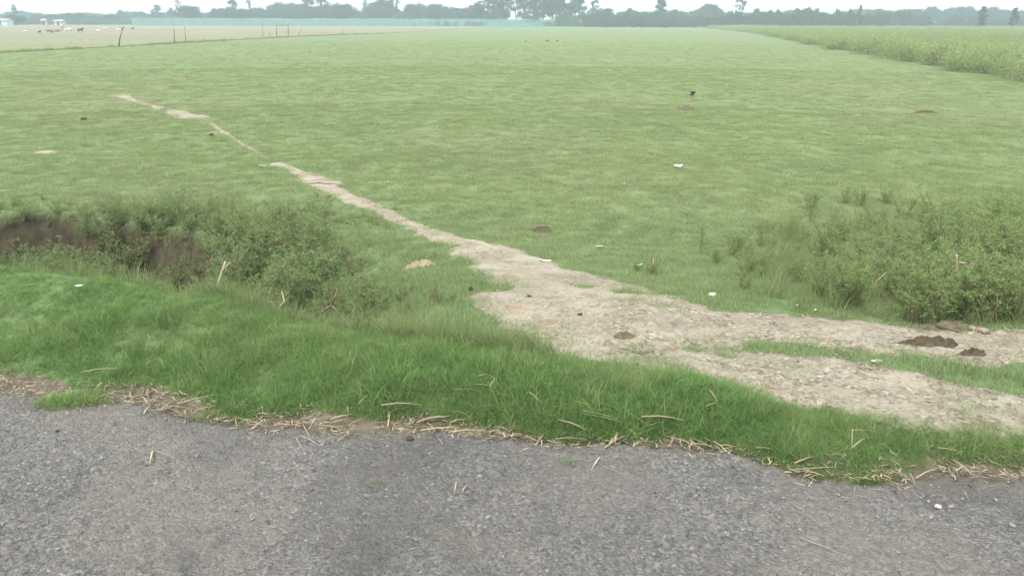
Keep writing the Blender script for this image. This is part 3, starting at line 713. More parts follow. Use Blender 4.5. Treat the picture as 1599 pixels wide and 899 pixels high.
n = 9000; x = rng.uniform(-3.6, 3.6, n); y = rng.uniform(1.5, 3.8, n); k = (y < edge(x) - .02) & (fbm(x * 2, y * 2, 94, 3) > .40); x, y = x[k], y[k]; n = len(x)
s_ = .004 + .010 * rng.random(n) ** 3
scatter('road_chippings', ap, 6, np.stack([x, y, np.full(n, .002)], 1), rots(n, .4), np.stack([s_ * 1.3, s_, s_ * .7], 1), 'small loose stone chippings on the asphalt', 'gravel')

def straw_mesh(name, L, wd, bend, seed, mat, fold=.0, lift=.01):
    r = np.random.default_rng(seed); n = 9; V = []; th = .0; x_ = y_ = 0.
    for k in range(n):
        f = k / (n - 1); ww = wd * (.35 + .65 * math.sin(math.pi * min(1, f * 1.15 + .12)) ** .7) * .5 * (1 if f < .97 else .25)
        z_ = lift * math.sin(f * math.pi) + r.uniform(0, .003)
        nx, ny = -math.sin(th), math.cos(th)
        for sgn, zz in ((-1, ww * .55), (0, 0), (1, ww * .55)): V.append((x_ + nx * ww * sgn, y_ + ny * ww * sgn, z_ + zz * (.6 + fold)))
        th += bend / n + r.normal(0, .025) + (bend * 1.2 if k == 5 and fold > .5 else 0); x_ += math.cos(th) * L / (n - 1); y_ += math.sin(th) * L / (n - 1)
    V = np.array(V); V[:, 0] -= L / 2; V[:, 2] += .002
    B = V.copy(); B[:, 2] -= .0012; m = len(V); F_ = []
    for k in range(n - 1):
        for j in (0, 1):
            a = k * 3 + j; F_.append([a, a + 3, a + 4, a + 1]); F_.append([a + m, a + 1 + m, a + 4 + m, a + 3 + m])
    return mesh_np(name, np.concatenate([V, B]), np.array(F_), mat, None, True)
lp_ = protos('straw_litter', [straw_mesh('bit', 1.0, .09, .5, 640 + k, M[('straw', 'tanstraw', 'mound')[k % 3]]) for k in range(6)])
n = 8000; x = rng.uniform(-4, 4, n); off = rng.normal(.04, .065, n); y = edge(x) + off
k = (fbm(x * 2.6, x * 0, 95, 3) > .40) & (off > -.12); x, y = x[k], y[k]; n = len(x); s_ = .010 + .04 * rng.random(n) ** 2
x2 = rng.uniform(-1, 5, 7000); y2 = rng.uniform(2, 6.8, 7000); k = (dirt(x2, y2) > .4) & (fbm(x2 * 1.9, y2 * 1.9, 96, 3) > .47) & (y2 - edge(x2) > .1); x2, y2 = x2[k], y2[k]; s2 = rng.uniform(.012, .05, len(x2))
x = np.concatenate([x, x2]); y = np.concatenate([y, y2]); s_ = np.concatenate([s_, s2]); n = len(x)
zz = np.where(y < edge(x) + .02, .002, height(x, y) + .014)
scatter('straw_litter', lp_, 6, np.stack([x, y, zz], 1), rots(n, .12), np.stack([s_, s_, s_], 1), 'fine broken straw and leaf bits along the asphalt edge and on the track', 'litter')

# ------------------------------------------------------------------ individual straws
SM = [straw_mesh('dry_straw', L, wd, b, 660 + i, M[m_], fo_, li) for i, (L, wd, b, m_, fo_, li) in enumerate((
    (.15, .0075, .12, 'straw', .2, .006), (.20, .006, -.10, 'straw', .3, .008), (.12, .009, .35, 'tanstraw', .6, .012), (.24, .0035, .10, 'straw', 0, .006),
    (.10, .007, -.25, 'straw', .2, .006), (.17, .010, .1, 'tanstraw', .2, .008), (.08, .006, .7, 'straw', .6, .010)))]
GS = 'dry straws littered along the asphalt edge'
def place_straw(x_, y_, z_, rz, k, label, s=1.0, tilt=(0, 0), nm='dry_straw', grp=GS):
    o = link(nm, SM[k], None, (x_, y_, z_)); o.rotation_euler = (tilt[0], tilt[1], rz); o.scale = (s, s, s); tag(o, label, 'straw', grp); return o
def zs(x_, y_): return .004 if y_ < float(edge(x_)) else hz(x_, y_) + .012
# ones that can be told apart: (u0,v0)-(u1,v1) in the photo, kind, label
KL = ['bleached straw of middling length', 'long slender bleached straw', 'folded tan leaf blade', 'very long thin bleached straw', 'short bleached straw', 'broad tan leaf blade', 'small hooked straw']
def glabel(k, u): return KL[k] + ' littered along the asphalt edge, ' + ('at the left end' if u < 330 else 'left of centre' if u < 640 else 'around the centre' if u < 960 else 'right of centre' if u < 1280 else 'at the right end')
NAMED = [((130, 603), (192, 596), 1, 'straw on the bare soil above the small grass tuft'), ((118, 616), (150, 617), 3, None), ((32, 630), (48, 619), 5, 'short broad straw left of the small grass tuft on the asphalt'),
         ((20, 609), (52, 611), 3, 'straw at the far left end of the asphalt edge'), ((208, 632), (245, 636), 2, 'folded straw first right of the small grass tuft'), ((262, 632), (290, 635), 0, None),
         ((225, 648), (233, 634), 4, None), ((190, 619), (218, 624), 1, None), ((238, 706), (240, 726), 4, 'short prong of the straw Y on the asphalt'),
         ((240, 705), (278, 719), 3, 'long prong of the straw Y lying on the open asphalt'), ((462, 684), (478, 714), 3, 'thin straw lying on the asphalt below the broken pair'),
         ((468, 682), (500, 698), 1, 'thin straw angled right on the asphalt below the verge'), ((440, 668), (444, 672), 4, None), ((436, 664), (470, 656), 1, 'slanting straw of the left pair at the grass edge'),
         ((471, 649), (472, 664), 5, 'pale broad straw standing upright at the grass edge'), ((500, 660), (540, 669), 5, 'pinkish curled straw on the asphalt edge'),
         ((544, 652), (546, 670), 0, None), ((596, 656), (660, 653), 5, 'long reddish straw flat against the grass edge'), ((650, 660), (720, 660), 2, 'reddish crumpled straw on the asphalt edge'),
         ((708, 664), (712, 672), 4, None), ((800, 672), (850, 690), 5, 'long tan straw left of the big straw tangle'), ((846, 688), (848, 700), 4, None),
         ((872, 674), (915, 698), 5, 'broad pale straw pointing down right onto the asphalt'), ((905, 655), (965, 684), 3, 'longest green tinged straw of the big tangle'),
         ((910, 660), (970, 686), 3, 'second long straw of the big tangle'), ((985, 665), (1010, 692), 3, 'thin straw crossing the asphalt edge right of the tangle'), ((930, 650), (950, 660), 2, None),
         ((1000, 672), (1070, 680), 5, 'long flat tan straw right of the big tangle'), ((960, 690), (964, 664), 4, None), ((936, 716), (928, 738), 4, 'short thin straw standing off on the asphalt'),
         ((938, 728), (990, 751), 3, 'long thin straw on the open asphalt'), ((1106, 626), (1116, 652), 5, 'pale straw standing upright in the verge grass'),
         ((1100, 658), (1124, 654), 2, None), ((1240, 728), (1290, 716), 5, 'tan straw crossing at the grass notch'), ((1240, 733), (1330, 730), 3, 'long brown straw on the asphalt edge'),
         ((1365, 742), (1420, 768), 3, 'long straw pointing down right below the tuft'), ((1420, 740), (1430, 760), 1, 'straw standing off the right grass edge'),
         ((1430, 748), (1465, 732), 1, 'slanting straw at the right grass edge'), ((1480, 730), (1484, 742), 5, 'small pale broad straw hanging at the right grass edge'),
         ((1460, 720), (1500, 736), 5, None), ((1500, 738), (1550, 739), 3, None), ((1540, 742), (1590, 754), 3, None), ((1240, 790), (1254, 800), 0, 'short curled straw on the open asphalt at right'),
         ((1250, 842), (1332, 876), 3, 'longest thin stick straw on the asphalt near the bottom right'), ((1505, 770), (1512, 780), 0, None), ((760, 606), (745, 612), 4, None),
         ((712, 755), (713, 772), 4, 'left straw of the small pair on the open asphalt'), ((722, 770), (728, 757), 4, 'right straw of the small pair on the open asphalt')]
for (a, b, k, lb) in NAMED:
    p, q = at(*a, 0), at(*b, 0)
    onr = p.y < float(edge(p.x)) + .05
    if not onr: p, q = atg(*a), atg(*b)
    c = (p + q) / 2; L = (q - p).length; base = [.15, .20, .12, .24, .10, .17, .08][k]
    place_straw(c.x, c.y, zs(c.x, c.y) + (.0 if onr else .05), math.atan2(q.y - p.y, q.x - p.x), k, lb or glabel(k, a[0]), max(.35, min(1.6, L / base)), (0, 0))
for i in range(90):
    u_ = rng.uniform(-40, 1640); x_ = at_y(u_, 3.0)
    if fbm(np.array([x_ * 2.2]), np.array([0.]), 95, 3)[0] < .36: continue
    y_ = float(edge(x_)) + rng.normal(.03, .045); rz = rng.normal(0, .5) - .25 if rng.random() < .75 else rng.uniform(0, 3.14)
    place_straw(x_, y_, zs(x_, y_) + rng.uniform(0, .012), rz, kk_ := int(rng.integers(0, 7)), glabel(kk_, u_), rng.uniform(.45, .95), (rng.normal(0, .12), rng.normal(0, .08)))
GV = 'dry straws caught in the verge grass'
for (a, b, k, lb) in (((232, 530), (236, 540), 5, 'pale straw stuck upright in the left verge grass'), ((228, 576), (246, 568), 5, 'pale straw lying on the left verge grass'),
                      ((742, 608), (768, 612), 5, 'forked pale straw on top of the verge grass, left prong'), ((765, 613), (772, 600), 0, 'forked pale straw on top of the verge grass, right prong'),
                      ((708, 616), (745, 618), 3, 'pale straw sunk in the middle verge grass'), ((826, 620), (845, 638), 1, 'pale curved straw in the verge grass above the big tangle'),
                      ((560, 640), (575, 625), 1, 'thin curved straw in the middle verge grass'), ((620, 547), (645, 545), 1, 'straw lying near the top of the middle verge grass'),
                      ((1326, 682), (1360, 680), 1, 'straw lying level in the right verge grass'), ((1330, 706), (1352, 694), 5, 'broad tan straw in the right verge grass'),
                      ((1330, 676), (1328, 712), 3, 'upright straw in the right verge grass'), ((575, 432), (584, 424), 5, 'pale leaf blade on the turf behind the ditch end'),
                      ((785, 413), (805, 413), 5, 'pale straw lying on the dirt path')):
    p, q = atg(*a, .07 if a[1] > 500 else 0), atg(*b, .07 if a[1] > 500 else 0)
    c = (p + q) / 2; L = (q - p).length; base = [.15, .20, .12, .24, .10, .17, .08][k]
    place_straw(c.x, c.y, c.z + .02, math.atan2(q.y - p.y, q.x - p.x), k, lb, max(.3, min(1.5, L / base)), (0, -math.atan2(q.z - p.z, math.hypot(q.x - p.x, q.y - p.y))), grp=GV)

# ------------------------------------------------------------------ tufts on the asphalt
def tuft(u, v, rx, ry, n, lmin, lmax, label, mat='berm', seed=1):
    p = at(u, v, 0); V, Fq, A = blades(n, 1, lmin, lmax, .0032, (.1, 1.3), seed, .8, 4)
    r = np.random.default_rng(seed); base = V.reshape(n, 10, 3); b0 = base[:, :1].copy(); b0[..., 2] = 0
    fall = 1 - .5 * np.linalg.norm(b0[..., :2], axis=2, keepdims=True) ** 2
    V = ((base - b0) * fall + b0 * [rx, ry, 1]).reshape(-1, 3)
    o = link('grass_tuft', mesh_np('grass_tuft', V, Fq, M[mat], A), None, (p.x, p.y, .0)); o.rotation_euler = (0, 0, .15); tag(o, label, 'grass tuft'); return o
tuft(112, 628, .17, .09, 1500, .03, .075, 'round bright green grass tuft standing out on the asphalt at left', 'berm', 71)
tuft(322, 650, .085, .05, 260, .02, .05, 'thin small grass tuft among straw at the asphalt edge', 'rank', 72)
tuft(585, 757, .05, .035, 150, .008, .025, 'brownish moss like tuft in a hollow of the asphalt', 'rank', 73)
tuft(895, 722, .03, .025, 90, .008, .03, 'tiny green tuft growing in the asphalt right of centre', 'berm', 74)
tuft(402, 738, .025, .02, 60, .008, .022, 'tiny green tuft growing in the asphalt left of centre', 'berm', 75)

# ------------------------------------------------------------------ leaves, scraps, stones, dung, mounds
def flat_leaf(name, u, v, L, Wd, rz, mat, label, cat, seed, curl=.25, dz=.02):
    L *= .75; Wd *= .75; curl *= .7; dz *= .6; p = atg(u, v); r = np.random.default_rng(seed); V = []; nu, nv = 9, 7
    for i in range(nu):
        f = i / (nu - 1); hw = Wd * .5 * math.sin(math.pi * (f * .94 + .03)) ** .65 * r.uniform(.88, 1.05)
        for j in range(nv):
            g_ = j / (nv - 1) * 2 - 1; V.append((L * (f - .5), hw * g_, curl * L * (g_ * g_ * .35 + (f - .5) ** 2 * 1.1) + r.normal(0, L * (.03 if name == 'paper_scrap' else .012)) + .003))
    V = np.array(V); B = V - [0, 0, .0015]; m = len(V); F_ = []
    for i in range(nu - 1):
        for j in range(nv - 1):
            a = i * nv + j; F_ += [[a, a + nv, a + nv + 1, a + 1], [a + m, a + 1 + m, a + nv + 1 + m, a + nv + m]]
    o = link(name, mesh_np(name, np.concatenate([V, B]), np.array(F_), mat, None, True), None, p + Vector((0, 0, dz))); o.rotation_euler = (r.normal(0, .1), r.normal(0, .1), rz)
    tag(o, label, cat); return o
flat_leaf('fallen_leaf', 852, 411, .135, .12, .1, M['paleleaf'], 'large pale leaf lying where the turf meets the dirt track', 'leaf', 1, .3)
flat_leaf('fallen_leaf', 936, 388, .12, .07, .2, M['paleleaf'], 'narrow pale leaf on the turf above the dirt track', 'leaf', 2, .3)
flat_leaf('fallen_leaf', 1112, 463, .07, .07, .2, M['paper'], 'small white leaf at the turf edge left of the thicket', 'leaf', 3, .3)
flat_leaf('fallen_leaf', 567, 501, .05, .035, .8, M['paleleaf'], 'buff leaf on top of the middle verge grass', 'leaf', 4, .3, .10)
flat_leaf('fallen_leaf', 594, 513, .045, .02, .5, M['paleleaf'], 'small yellow green leaf on the middle verge grass', 'leaf', 5, .3, .10)
flat_leaf('fallen_leaf', 126, 461, .06, .05, .3, M['paper'], 'whitish leaf lying on the left bank grass near the ditch', 'leaf', 6, .3, .08)
flat_leaf('fallen_leaf', 1272, 492, .035, .02, .9, M['paleleaf'], 'small pale leaf at the foot of the thicket, right of a white flower', 'leaf', 7, .4, .05)
flat_leaf('fallen_leaf', 1243, 484, .03, .03, .2, M['paper'], 'tiny white petal like scrap at the foot of the thicket', 'leaf', 8, .4, .05)
flat_leaf('fallen_leaf', 973, 290, .10, .05, .6, M['paleleaf'], 'small pale leaf on the open field below the white scrap', 'leaf', 9, .4)
flat_leaf('fallen_leaf', 994, 421, .16, .05, .3, M['shrubleaf'] if 0 else M['paleleaf'], 'greyish broad leaf beside the brown dried weed', 'leaf', 10, .5, .04)
flat_leaf('fallen_leaf', 1365, 568, .06, .035, .3, M['paleleaf'], 'pale leaf on the dirt track near the grass strip', 'leaf', 11, .3, .015)
flat_leaf('fallen_leaf', 605, 287, .09, .05, .3, M['paleleaf'], 'tiny pale leaf on the field right of the dirt path', 'leaf', 12, .3)
flat_leaf('paper_scrap', 1059, 264, .20, .13, .1, M['paper'], 'crumpled white scrap in the middle of the field', 'scrap', 13, .6, .04)
flat_leaf('paper_scrap', 1145, 96, .42, .20, .1, M['paper'], 'white scrap lying far out in the field', 'scrap', 14, .4, .06)
flat_leaf('paper_scrap', 949, 113, .30, .15, .1, M['paper'], 'small white scrap far out in the field, left of the bird', 'scrap', 15, .4, .06)
flat_leaf('paper_scrap', 410, 262, .14, .05, .1, M['paleleaf'], 'pale scrap on the turf left of the dirt path', 'scrap', 16, .4, .03)
def heap(name, u, v, L, Wd, H, mat, label, cat, seed, dz=0):
    p = atg(u, v); r = np.random.default_rng(seed); n = 60
    q = np.linspace(-1, 1, n); A_, B_ = np.meshgrid(q, q); rr = np.hypot(A_, B_) + (fbm(A_ * 2.5 + 9, B_ * 2.5, seed, 3) - .5) * .7
    Zh = H * (1 - sst(.15, .85, rr)) * (.35 + 1.1 * fbm(A_ * 7, B_ * 7, seed + 1, 5))
    gx, gy = p.x + A_ * L / 2, p.y + B_ * Wd / 2
    Zh = Zh + height(gx.ravel(), gy.ravel()).reshape(A_.shape) - p.z + .010 - .06 * sst(.62, .9, rr)
    _, _, Fg = grid(q, q); Fg = Fg[rr.ravel()[Fg].min(1) < .95]; me_ = mesh_np(name, np.stack([A_.ravel() * L / 2, B_.ravel() * Wd / 2, Zh.ravel()], 1), Fg, mat, None, True)
    o = link(name, me_, None, p); tag(o, label, cat)
    return o
heap('dung_heap', 1455, 541, .44, .26, .050, M['dung'], 'dark brown crumbled dung heap on the dirt track by the thicket', 'dung', 21, .026)
heap('dung_heap', 1515, 557, .22, .12, .04, M['dung'], 'small dark crumbs of dung right of the larger heap', 'dung', 22, .012)
heap('soil_mound', 1072, 172, .6, .45, .11, M['mound'], 'low grey brown earth mound in the field below the bird', 'mound', 23)
heap('dung_heap', 1445, 177, .8, .6, .05, M['dung'], 'dark flat dung patch far right in the open field', 'dung', 24, .01)
heap('dung_heap', 845, 359, .34, .30, .022, M['dung'], 'dark flattened dung patch on the turf above the track', 'dung', 25, .01)
heap('dung_heap', 975, 530, .17, .14, .035, M['mound'], 'dark crumbs of earth in the middle of the track', 'dung', 26, .01)
heap('soil_mound', 808, 488, .20, .14, .03, M['tanstraw'], 'reddish brown patch of crumbled bark on the track', 'mound', 27, .01)
heap('soil_mound', 1490, 512, .5, .25, .03, M['mound'], 'grey rubble patch at the foot of the thicket', 'mound', 28, .012)
heap('soil_mound', 655, 416, .42, .16, .04, M['tanstraw'], 'brown patch of dead grass left of the dirt path', 'mound', 29, .0)
def stone(u, v, s, label, k, mat='stone', z=None):
    me = rock(700 + k, .65); me.materials.append(M[mat]); p = at(u, v, 0) if z is not None else atg(u, v)
    o = link('stone', me, None, (p.x, p.y, (0 if z is not None else p.z + .012) + s * .22)); o.scale = (s * 1.3, s, s); o.rotation_euler = (0, 0, k); tag(o, label, 'stone')
for k, a in enumerate(((330, 213, .09, 'small dark clod on the left turf below the bare patch', 'dung', None), (131, 188, .10, 'small dark clod on the turf at far left', 'dung', None), (640, 686, .032, 'reddish lump of earth on the asphalt left of centre', 'mound', 0), (749, 744, .018, 'grey stone chip on the asphalt near the small straw pair', 'chip', 0), (762, 808, .022, 'pale grey stone on the asphalt in the centre', 'chip', 0),
                       (1464, 792, .022, 'white stone on the asphalt at right', 'palewall', 0), (1484, 792, .020, 'grey white stone right of the white stone on the asphalt', 'stone', 0), (1249, 828, .018, 'pale stone above the longest stick straw', 'stone', 0),
                       (1581, 822, .022, 'grey stone at the right border of the asphalt', 'chip', 0), (90, 674, .020, 'dark lump on the asphalt below the grass tuft', 'dung', 0),
                       (1535, 523, .07, 'largest pale stone at the foot of the thicket', 'stone', None), (1519, 518, .05, 'pale stone left of the largest one at the thicket foot', 'stone', None),
                       (1372, 569, .03, 'whitish pebble on the dirt track near the grass strip', 'stone', None), (905, 496, .03, 'dark clod in the middle of the bare track', 'dung', None),
                       (735, 456, .04, 'dark clod at the turf corner left of the track', 'dung', None), (826, 467, .03, 'dark clod on the bare track below the path', 'dung', None))):
    stone(a[0], a[1], a[2], a[3], k, a[4], a[5])

# ------------------------------------------------------------------ skinned bodies
def skin_body(name, verts, edges, radii, mat, sub=1):
    me = bpy.data.meshes.new(name); me.from_pydata(verts, edges, []); o = bpy.data.objects.new(name, me); COL.objects.link(o)
    m_ = o.modifiers.new('s', 'SKIN'); 
    for i, r_ in enumerate(radii): me.skin_vertices[0].data[i].radius = (r_, r_) if not isinstance(r_, tuple) else r_
    me.skin_vertices[0].data[0].use_root = True
    o.modifiers.new('ss', 'SUBSURF').levels = sub
    dg = bpy.context.evaluated_depsgraph_get(); dg.update()
    nm = bpy.data.meshes.new_from_object(o.evaluated_get(dg)); bpy.data.objects.remove(o); nm.name = name
    nm.materials.clear(); nm.materials.append(mat); nm.polygons.foreach_set('use_smooth', [True] * len(nm.polygons)); return nm
def ensure_skin():
    pass
def beast(kind, mat, lying=False):
    s = 1.0 if kind == 'cow' else .6
    z0 = .95 if not lying else .38
    V = [(0, 0, z0), (.55, 0, z0 + .03), (-.55, 0, z0 + .02), (.85, 0, z0 + .2), (1.05, 0, z0 + .12), (1.3, 0, z0 - .06), (-.78, 0, z0 + .05), (-.86, 0, z0 - .55)]
    E = [(0, 1), (0, 2), (1, 3), (3, 4), (4, 5), (2, 6), (6, 7)]; Rr = [(.27, .31), (.24, .30), (.24, .27), .15, .12, .07, .04, .025]
    if kind == 'goat': V[3] = (.78, 0, z0 + .35); V[4] = (.92, 0, z0 + .45); V[5] = (1.12, 0, z0 + .36); V[7] = (-.84, 0, z0 + .15)
    for sx, b in ((.5, 1), (-.52, 2)):
        for sy in (.16, -.16):
            i = len(V)
            if lying: V += [(sx, sy * 1.5, .22), (sx + .35, sy * 1.7, .08), (sx + .1, sy * 1.8, .05)]
            else:
                k = .05 if sx > 0 else -.08
                V += [(sx, sy, z0 - .22), (sx + k, sy, z0 - .5), (sx, sy, .05)]
            E += [(b, i), (i, i + 1), (i + 1, i + 2)]; Rr += [.12, .065, .05]
    for sy in (.1, -.1):
        i = len(V); V.append((V[4][0] - .02, sy * 1.6, V[4][2] + (.18 if kind == 'goat' else .14))); E.append((4, i)); Rr.append(.03)
    V = [tuple(c * s for c in v) for v in V]; Rr = [tuple(c * s for c in r_) if isinstance(r_, tuple) else r_ * s for r_ in Rr]
    return skin_body(kind, V, E, Rr, mat)
BW, BB, BD, BL = beast('cow', M['white_hide']), beast('cow', M['brown_hide']), beast('goat', M['dark_hide']), beast('cow', M['brown_hide'], True)
BG = beast('goat', M['white_hide'])
for u_, v_, me_, nm, rz, s, lb in ((107, 52.5, BW, 'cow', .1, 1.0, 'white and brown cow standing with its head low in the ploughed field'), (126, 52, BD, 'goat', .3, 1.5, 'dark goat walking in the ploughed field, right of the white cow'),
        (155, 53, BW, 'cow', 2.9, .8, 'white calf grazing left of the bent field stake'), (186, 51, BW, 'cow', .2, .8, 'white cow seen behind the bent field stake'), (165, 48.5, BW, 'cow', .4, .8, 'far white cow in front of the blue green strip'),
        (76, 50, BL, 'cow', .2, .9, 'dark brown cow lying down, left of the seated pair'), (91, 50, BL, 'cow', 3.0, .9, 'brown cow lying just left of the white cow'),
        (41, 54, BG, 'goat', .4, 1.2, 'white goat at the far left of the ploughed field'), (62, 53, BD, 'goat', 1.2, .9, 'small dark goat facing away at the left of the herd'),
        (82, 53, BB, 'cow', 1.3, .55, 'small brown calf in front of the lying cow'), (207, 47.5, BD, 'goat', .2, 1.1, 'dark goat on the far edge right of the bent field stake')):
    p = at(u_, v_, FIELD + .05); o = link(nm, me_, None, p); o.rotation_euler = (0, 0, rz); s *= .58; o.scale = (s, s, s); tag(o, lb, 'cow' if nm == 'cow' else 'goat', 'livestock on the ploughed field')
def person(u, v, lb):
    p = at(u, v, FIELD + .05); t = empty('person', p, 0); t.scale = (.85, .85, .85)
    V = [(0, 0, .92), (0, 0, 1.15), (0, 0, 1.38), (0, 0, 1.50), (0, 0, 1.62), (.09, 0, .85), (.10, .02, .48), (.10, 0, .05), (-.09, 0, .85), (-.12, -.05, .48), (-.12, .02, .05),
         (.19, 0, 1.36), (.24, .03, 1.10), (.24, -.08, .88), (-.19, 0, 1.36), (-.24, .02, 1.10), (-.22, -.1, .90), (0, -.02, 1.72), (.1, -.1, .02), (-.12, -.1, .02)]
    E = [(0, 1), (1, 2), (2, 3), (3, 4), (0, 5), (5, 6), (6, 7), (0, 8), (8, 9), (9, 10), (2, 11), (11, 12), (12, 13), (2, 14), (14, 15), (15, 16), (4, 17), (7, 18), (10, 19)]
    Rr = [.15, .13, .16, .06, .10, .09, .065, .045, .09, .065, .045, .06, .045, .035, .06, .045, .035, .07, .035, .035]
    link('body', skin_body('body', V, E, Rr, M['brown_hide']), t)
    V2 = [(0, 0, .75), (0, 0, 1.0), (0, 0, 1.25), (0, 0, 1.42), (.2, 0, 1.36), (.25, .02, 1.12), (-.2, 0, 1.36), (-.25, .02, 1.12)]
    link('shirt', skin_body('shirt', V2, [(0, 1), (1, 2), (2, 3), (2, 4), (4, 5), (2, 6), (6, 7)], [.2, .17, .18, .1, .08, .06, .08, .06], M['paper']), t)
    tag(t, lb, 'person'); return t
person(98, 48.5, 'distant person in a white shirt standing among the herd')
# bird with half raised wings
pb = atg(1081, 151); t = empty('bird', pb, R(20)); t.scale = (.62, .62, .62); tag(t, 'black bird with spread wings on the open field', 'bird', 'birds on the open field')
link('body', skin_body('body', [(0, 0, .13), (.07, 0, .15), (.12, 0, .20), (.145, 0, .235), (-.08, 0, .11), (-.19, 0, .09), (0, .03, .08), (0, .03, .005), (0, -.03, .08), (0, -.03, .005), (.19, 0, .228)],
    [(0, 1), (1, 2), (2, 3), (0, 4), (4, 5), (0, 6), (6, 7), (0, 8), (8, 9), (3, 10)], [.05, .045, .03, .028, .035, .018, .012, .005, .012, .005, .006], M['black']), t)
for sgn in (1, -1):
    Vw = []
    for i in range(7):
        f = i / 6; yy = sgn * (.03 + .17 * f); zz = .16 + .09 * math.sin(f * 1.9); c = .075 * (1 - .6 * f)
        for q_ in (-1, 1): Vw += [(q_ * c - .02 * f, yy, zz + .002), (q_ * c - .02 * f, yy, zz - .004)]
    Fw = []
    for i in range(6):
        a = i * 4; Fw += [[a, a + 4, a + 6, a + 2], [a + 1, a + 3, a + 7, a + 5], [a, a + 1, a + 5, a + 4], [a + 2, a + 6, a + 7, a + 3]]
    Fw += [[0, 2, 3, 1], [24, 25, 27, 26]]
    link('wing', mesh_np('wing', Vw, np.array(Fw), M['black'], None, True), t)
Bm = skin_body('bird', [(0, 0, .13), (.07, 0, .15), (.12, 0, .20), (.145, 0, .235), (-.08, 0, .11), (-.19, 0, .09), (0, .03, .08), (0, .03, .005), (0, -.03, .08), (0, -.03, .005), (.19, 0, .228)],
    [(0, 1), (1, 2), (2, 3), (0, 4), (4, 5), (0, 6), (6, 7), (0, 8), (8, 9), (3, 10)], [.05, .045, .03, .028, .035, .018, .012, .005, .012, .005, .006], M['black'])
for u_, v_, rz, lb in ((855, 66, .3, 'dark bird far out in the field, left of a close pair'), (870, 66, 2.5, 'dark bird far out, right one of a close pair'), (821, 66, 1.2, 'brown bird far out below the tall trees'),
                       (1075, 50, .3, 'dark bird near the corner of the crop field')):
    p = atg(u_, v_); o = link('bird', Bm, None, p); s = 1.0 if v_ < 100 else .55; o.scale = (s, s, s); o.rotation_euler = (0, 0, rz); tag(o, lb, 'bird', 'birds on the open field')

# ------------------------------------------------------------------ stakes along the field boundary
for u0, v0, u1, v1, mid, r_, lb in ((185, 73, 193, 42, (187, 60), .045, 'crooked dark stake bent to the right, leftmost and tallest'), (272, 67, 272, 45, None, .035, 'straight dark stake second from the left'),
        (290, 65, 288, 41, None, .025, 'thin stake right of the straight dark one'), (319, 64, 312, 48, (317, 57), .025, 'leaning pale stake at the boundary'),
        (411, 58, 409, 40, None, .025, 'thin stake left of the gate posts'), (421, 58, 420, 48, None, .022, 'short thin stake between the gate posts'),
        (432, 58.5, 432, 35, None, .03, 'tall thin gate post with a top rail'), (450, 56, 450, 39, None, .045, 'dark thick gate post with a top rail'),
        (465, 55.5, 471, 46, None, .03, 'slanting stake right of the gate posts'), (535, 53, 535, 43, None, .025, 'lone stake far along the boundary')):
    b = at(u0, v0); t_ = pxy(u1, v1, b.y); pts = [b - Vector((0, 0, .1))]
    if mid: pts.append(pxy(mid[0], mid[1], b.y))
    pts.append(t_); pts = np.array([tuple(p) for p in pts]); c = np.array(tuple(b))
    tt = empty('fence_stake', b); link('post', tubes_mesh('post', [(pts - c, np.linspace(r_ * 1.4, r_, len(pts)))], M['palestem' if 'pale' in lb else 'post'], 7), tt)
    if 'top rail' in lb and 'thin' in lb:
        e = at(450, 56); e2 = pxy(452, 40, e.y); s0_ = pxy(432, 40, b.y)
        link('rail', tubes_mesh('rail', [(np.array([tuple(s0_), tuple(e2)]) - c, [.03, .03])], M['post'], 6), tt)
    if 'bent' in lb:
        link('spur', tubes_mesh('spur', [(np.array([tuple(pxy(192, 47, b.y)), tuple(pxy(186, 42, b.y))]) - c, [.03, .02])], M['post'], 6), tt)
    tag(tt, lb, 'stake', 'stakes along the boundary of the ploughed field')

# ------------------------------------------------------------------ net fence
def net_fence(p0, p1, H, nposts, label, wob=.15):
    p0, p1 = Vector(p0), Vector(p1); t = empty('net_fence', p0); L_ = (p1 - p0); n = int(L_.length / .9)
    V = []
    for i in range(n + 1):
        q = L_ * (i / n); s_ = math.sin(i * .7) * .12
        for k in range(4): V.append((q.x, q.y + s_ * (k / 3) * .6, k / 3 * (H + wob * (vnoise(i * .35, 0, 97) - .5) * 2)))
    F_ = [[i * 4 + k, i * 4 + 4 + k, i * 4 + 5 + k, i * 4 + 1 + k] for i in range(n) for k in range(3)]
    link('net', mesh_np('net', V, np.array(F_), M['net'], None, True), t)
    for i in range(nposts + 1):
        q = L_ * (i / nposts); link('post', tubes_mesh('post', [(np.array([(q.x, q.y, -.1), (q.x + rng.normal(0, .06), q.y, H + .35 * rng.random())]), [.06, .045])], M['post'], 6), t)
    tag(t, label, 'fence')
a = at(-250, 49.5); 
net_fence((at_y(205, 268), 268, FIELD), (at_y(870, 305), 305, FIELD), 2.5, 46, 'long blue green netting fence on posts in front of the far trees')
net_fence((at_y(760, 262) , 268, FIELD), (at_y(850, 262), 268, FIELD), 1.5, 12, 'short darker netting fence on close set posts below the tall trees')

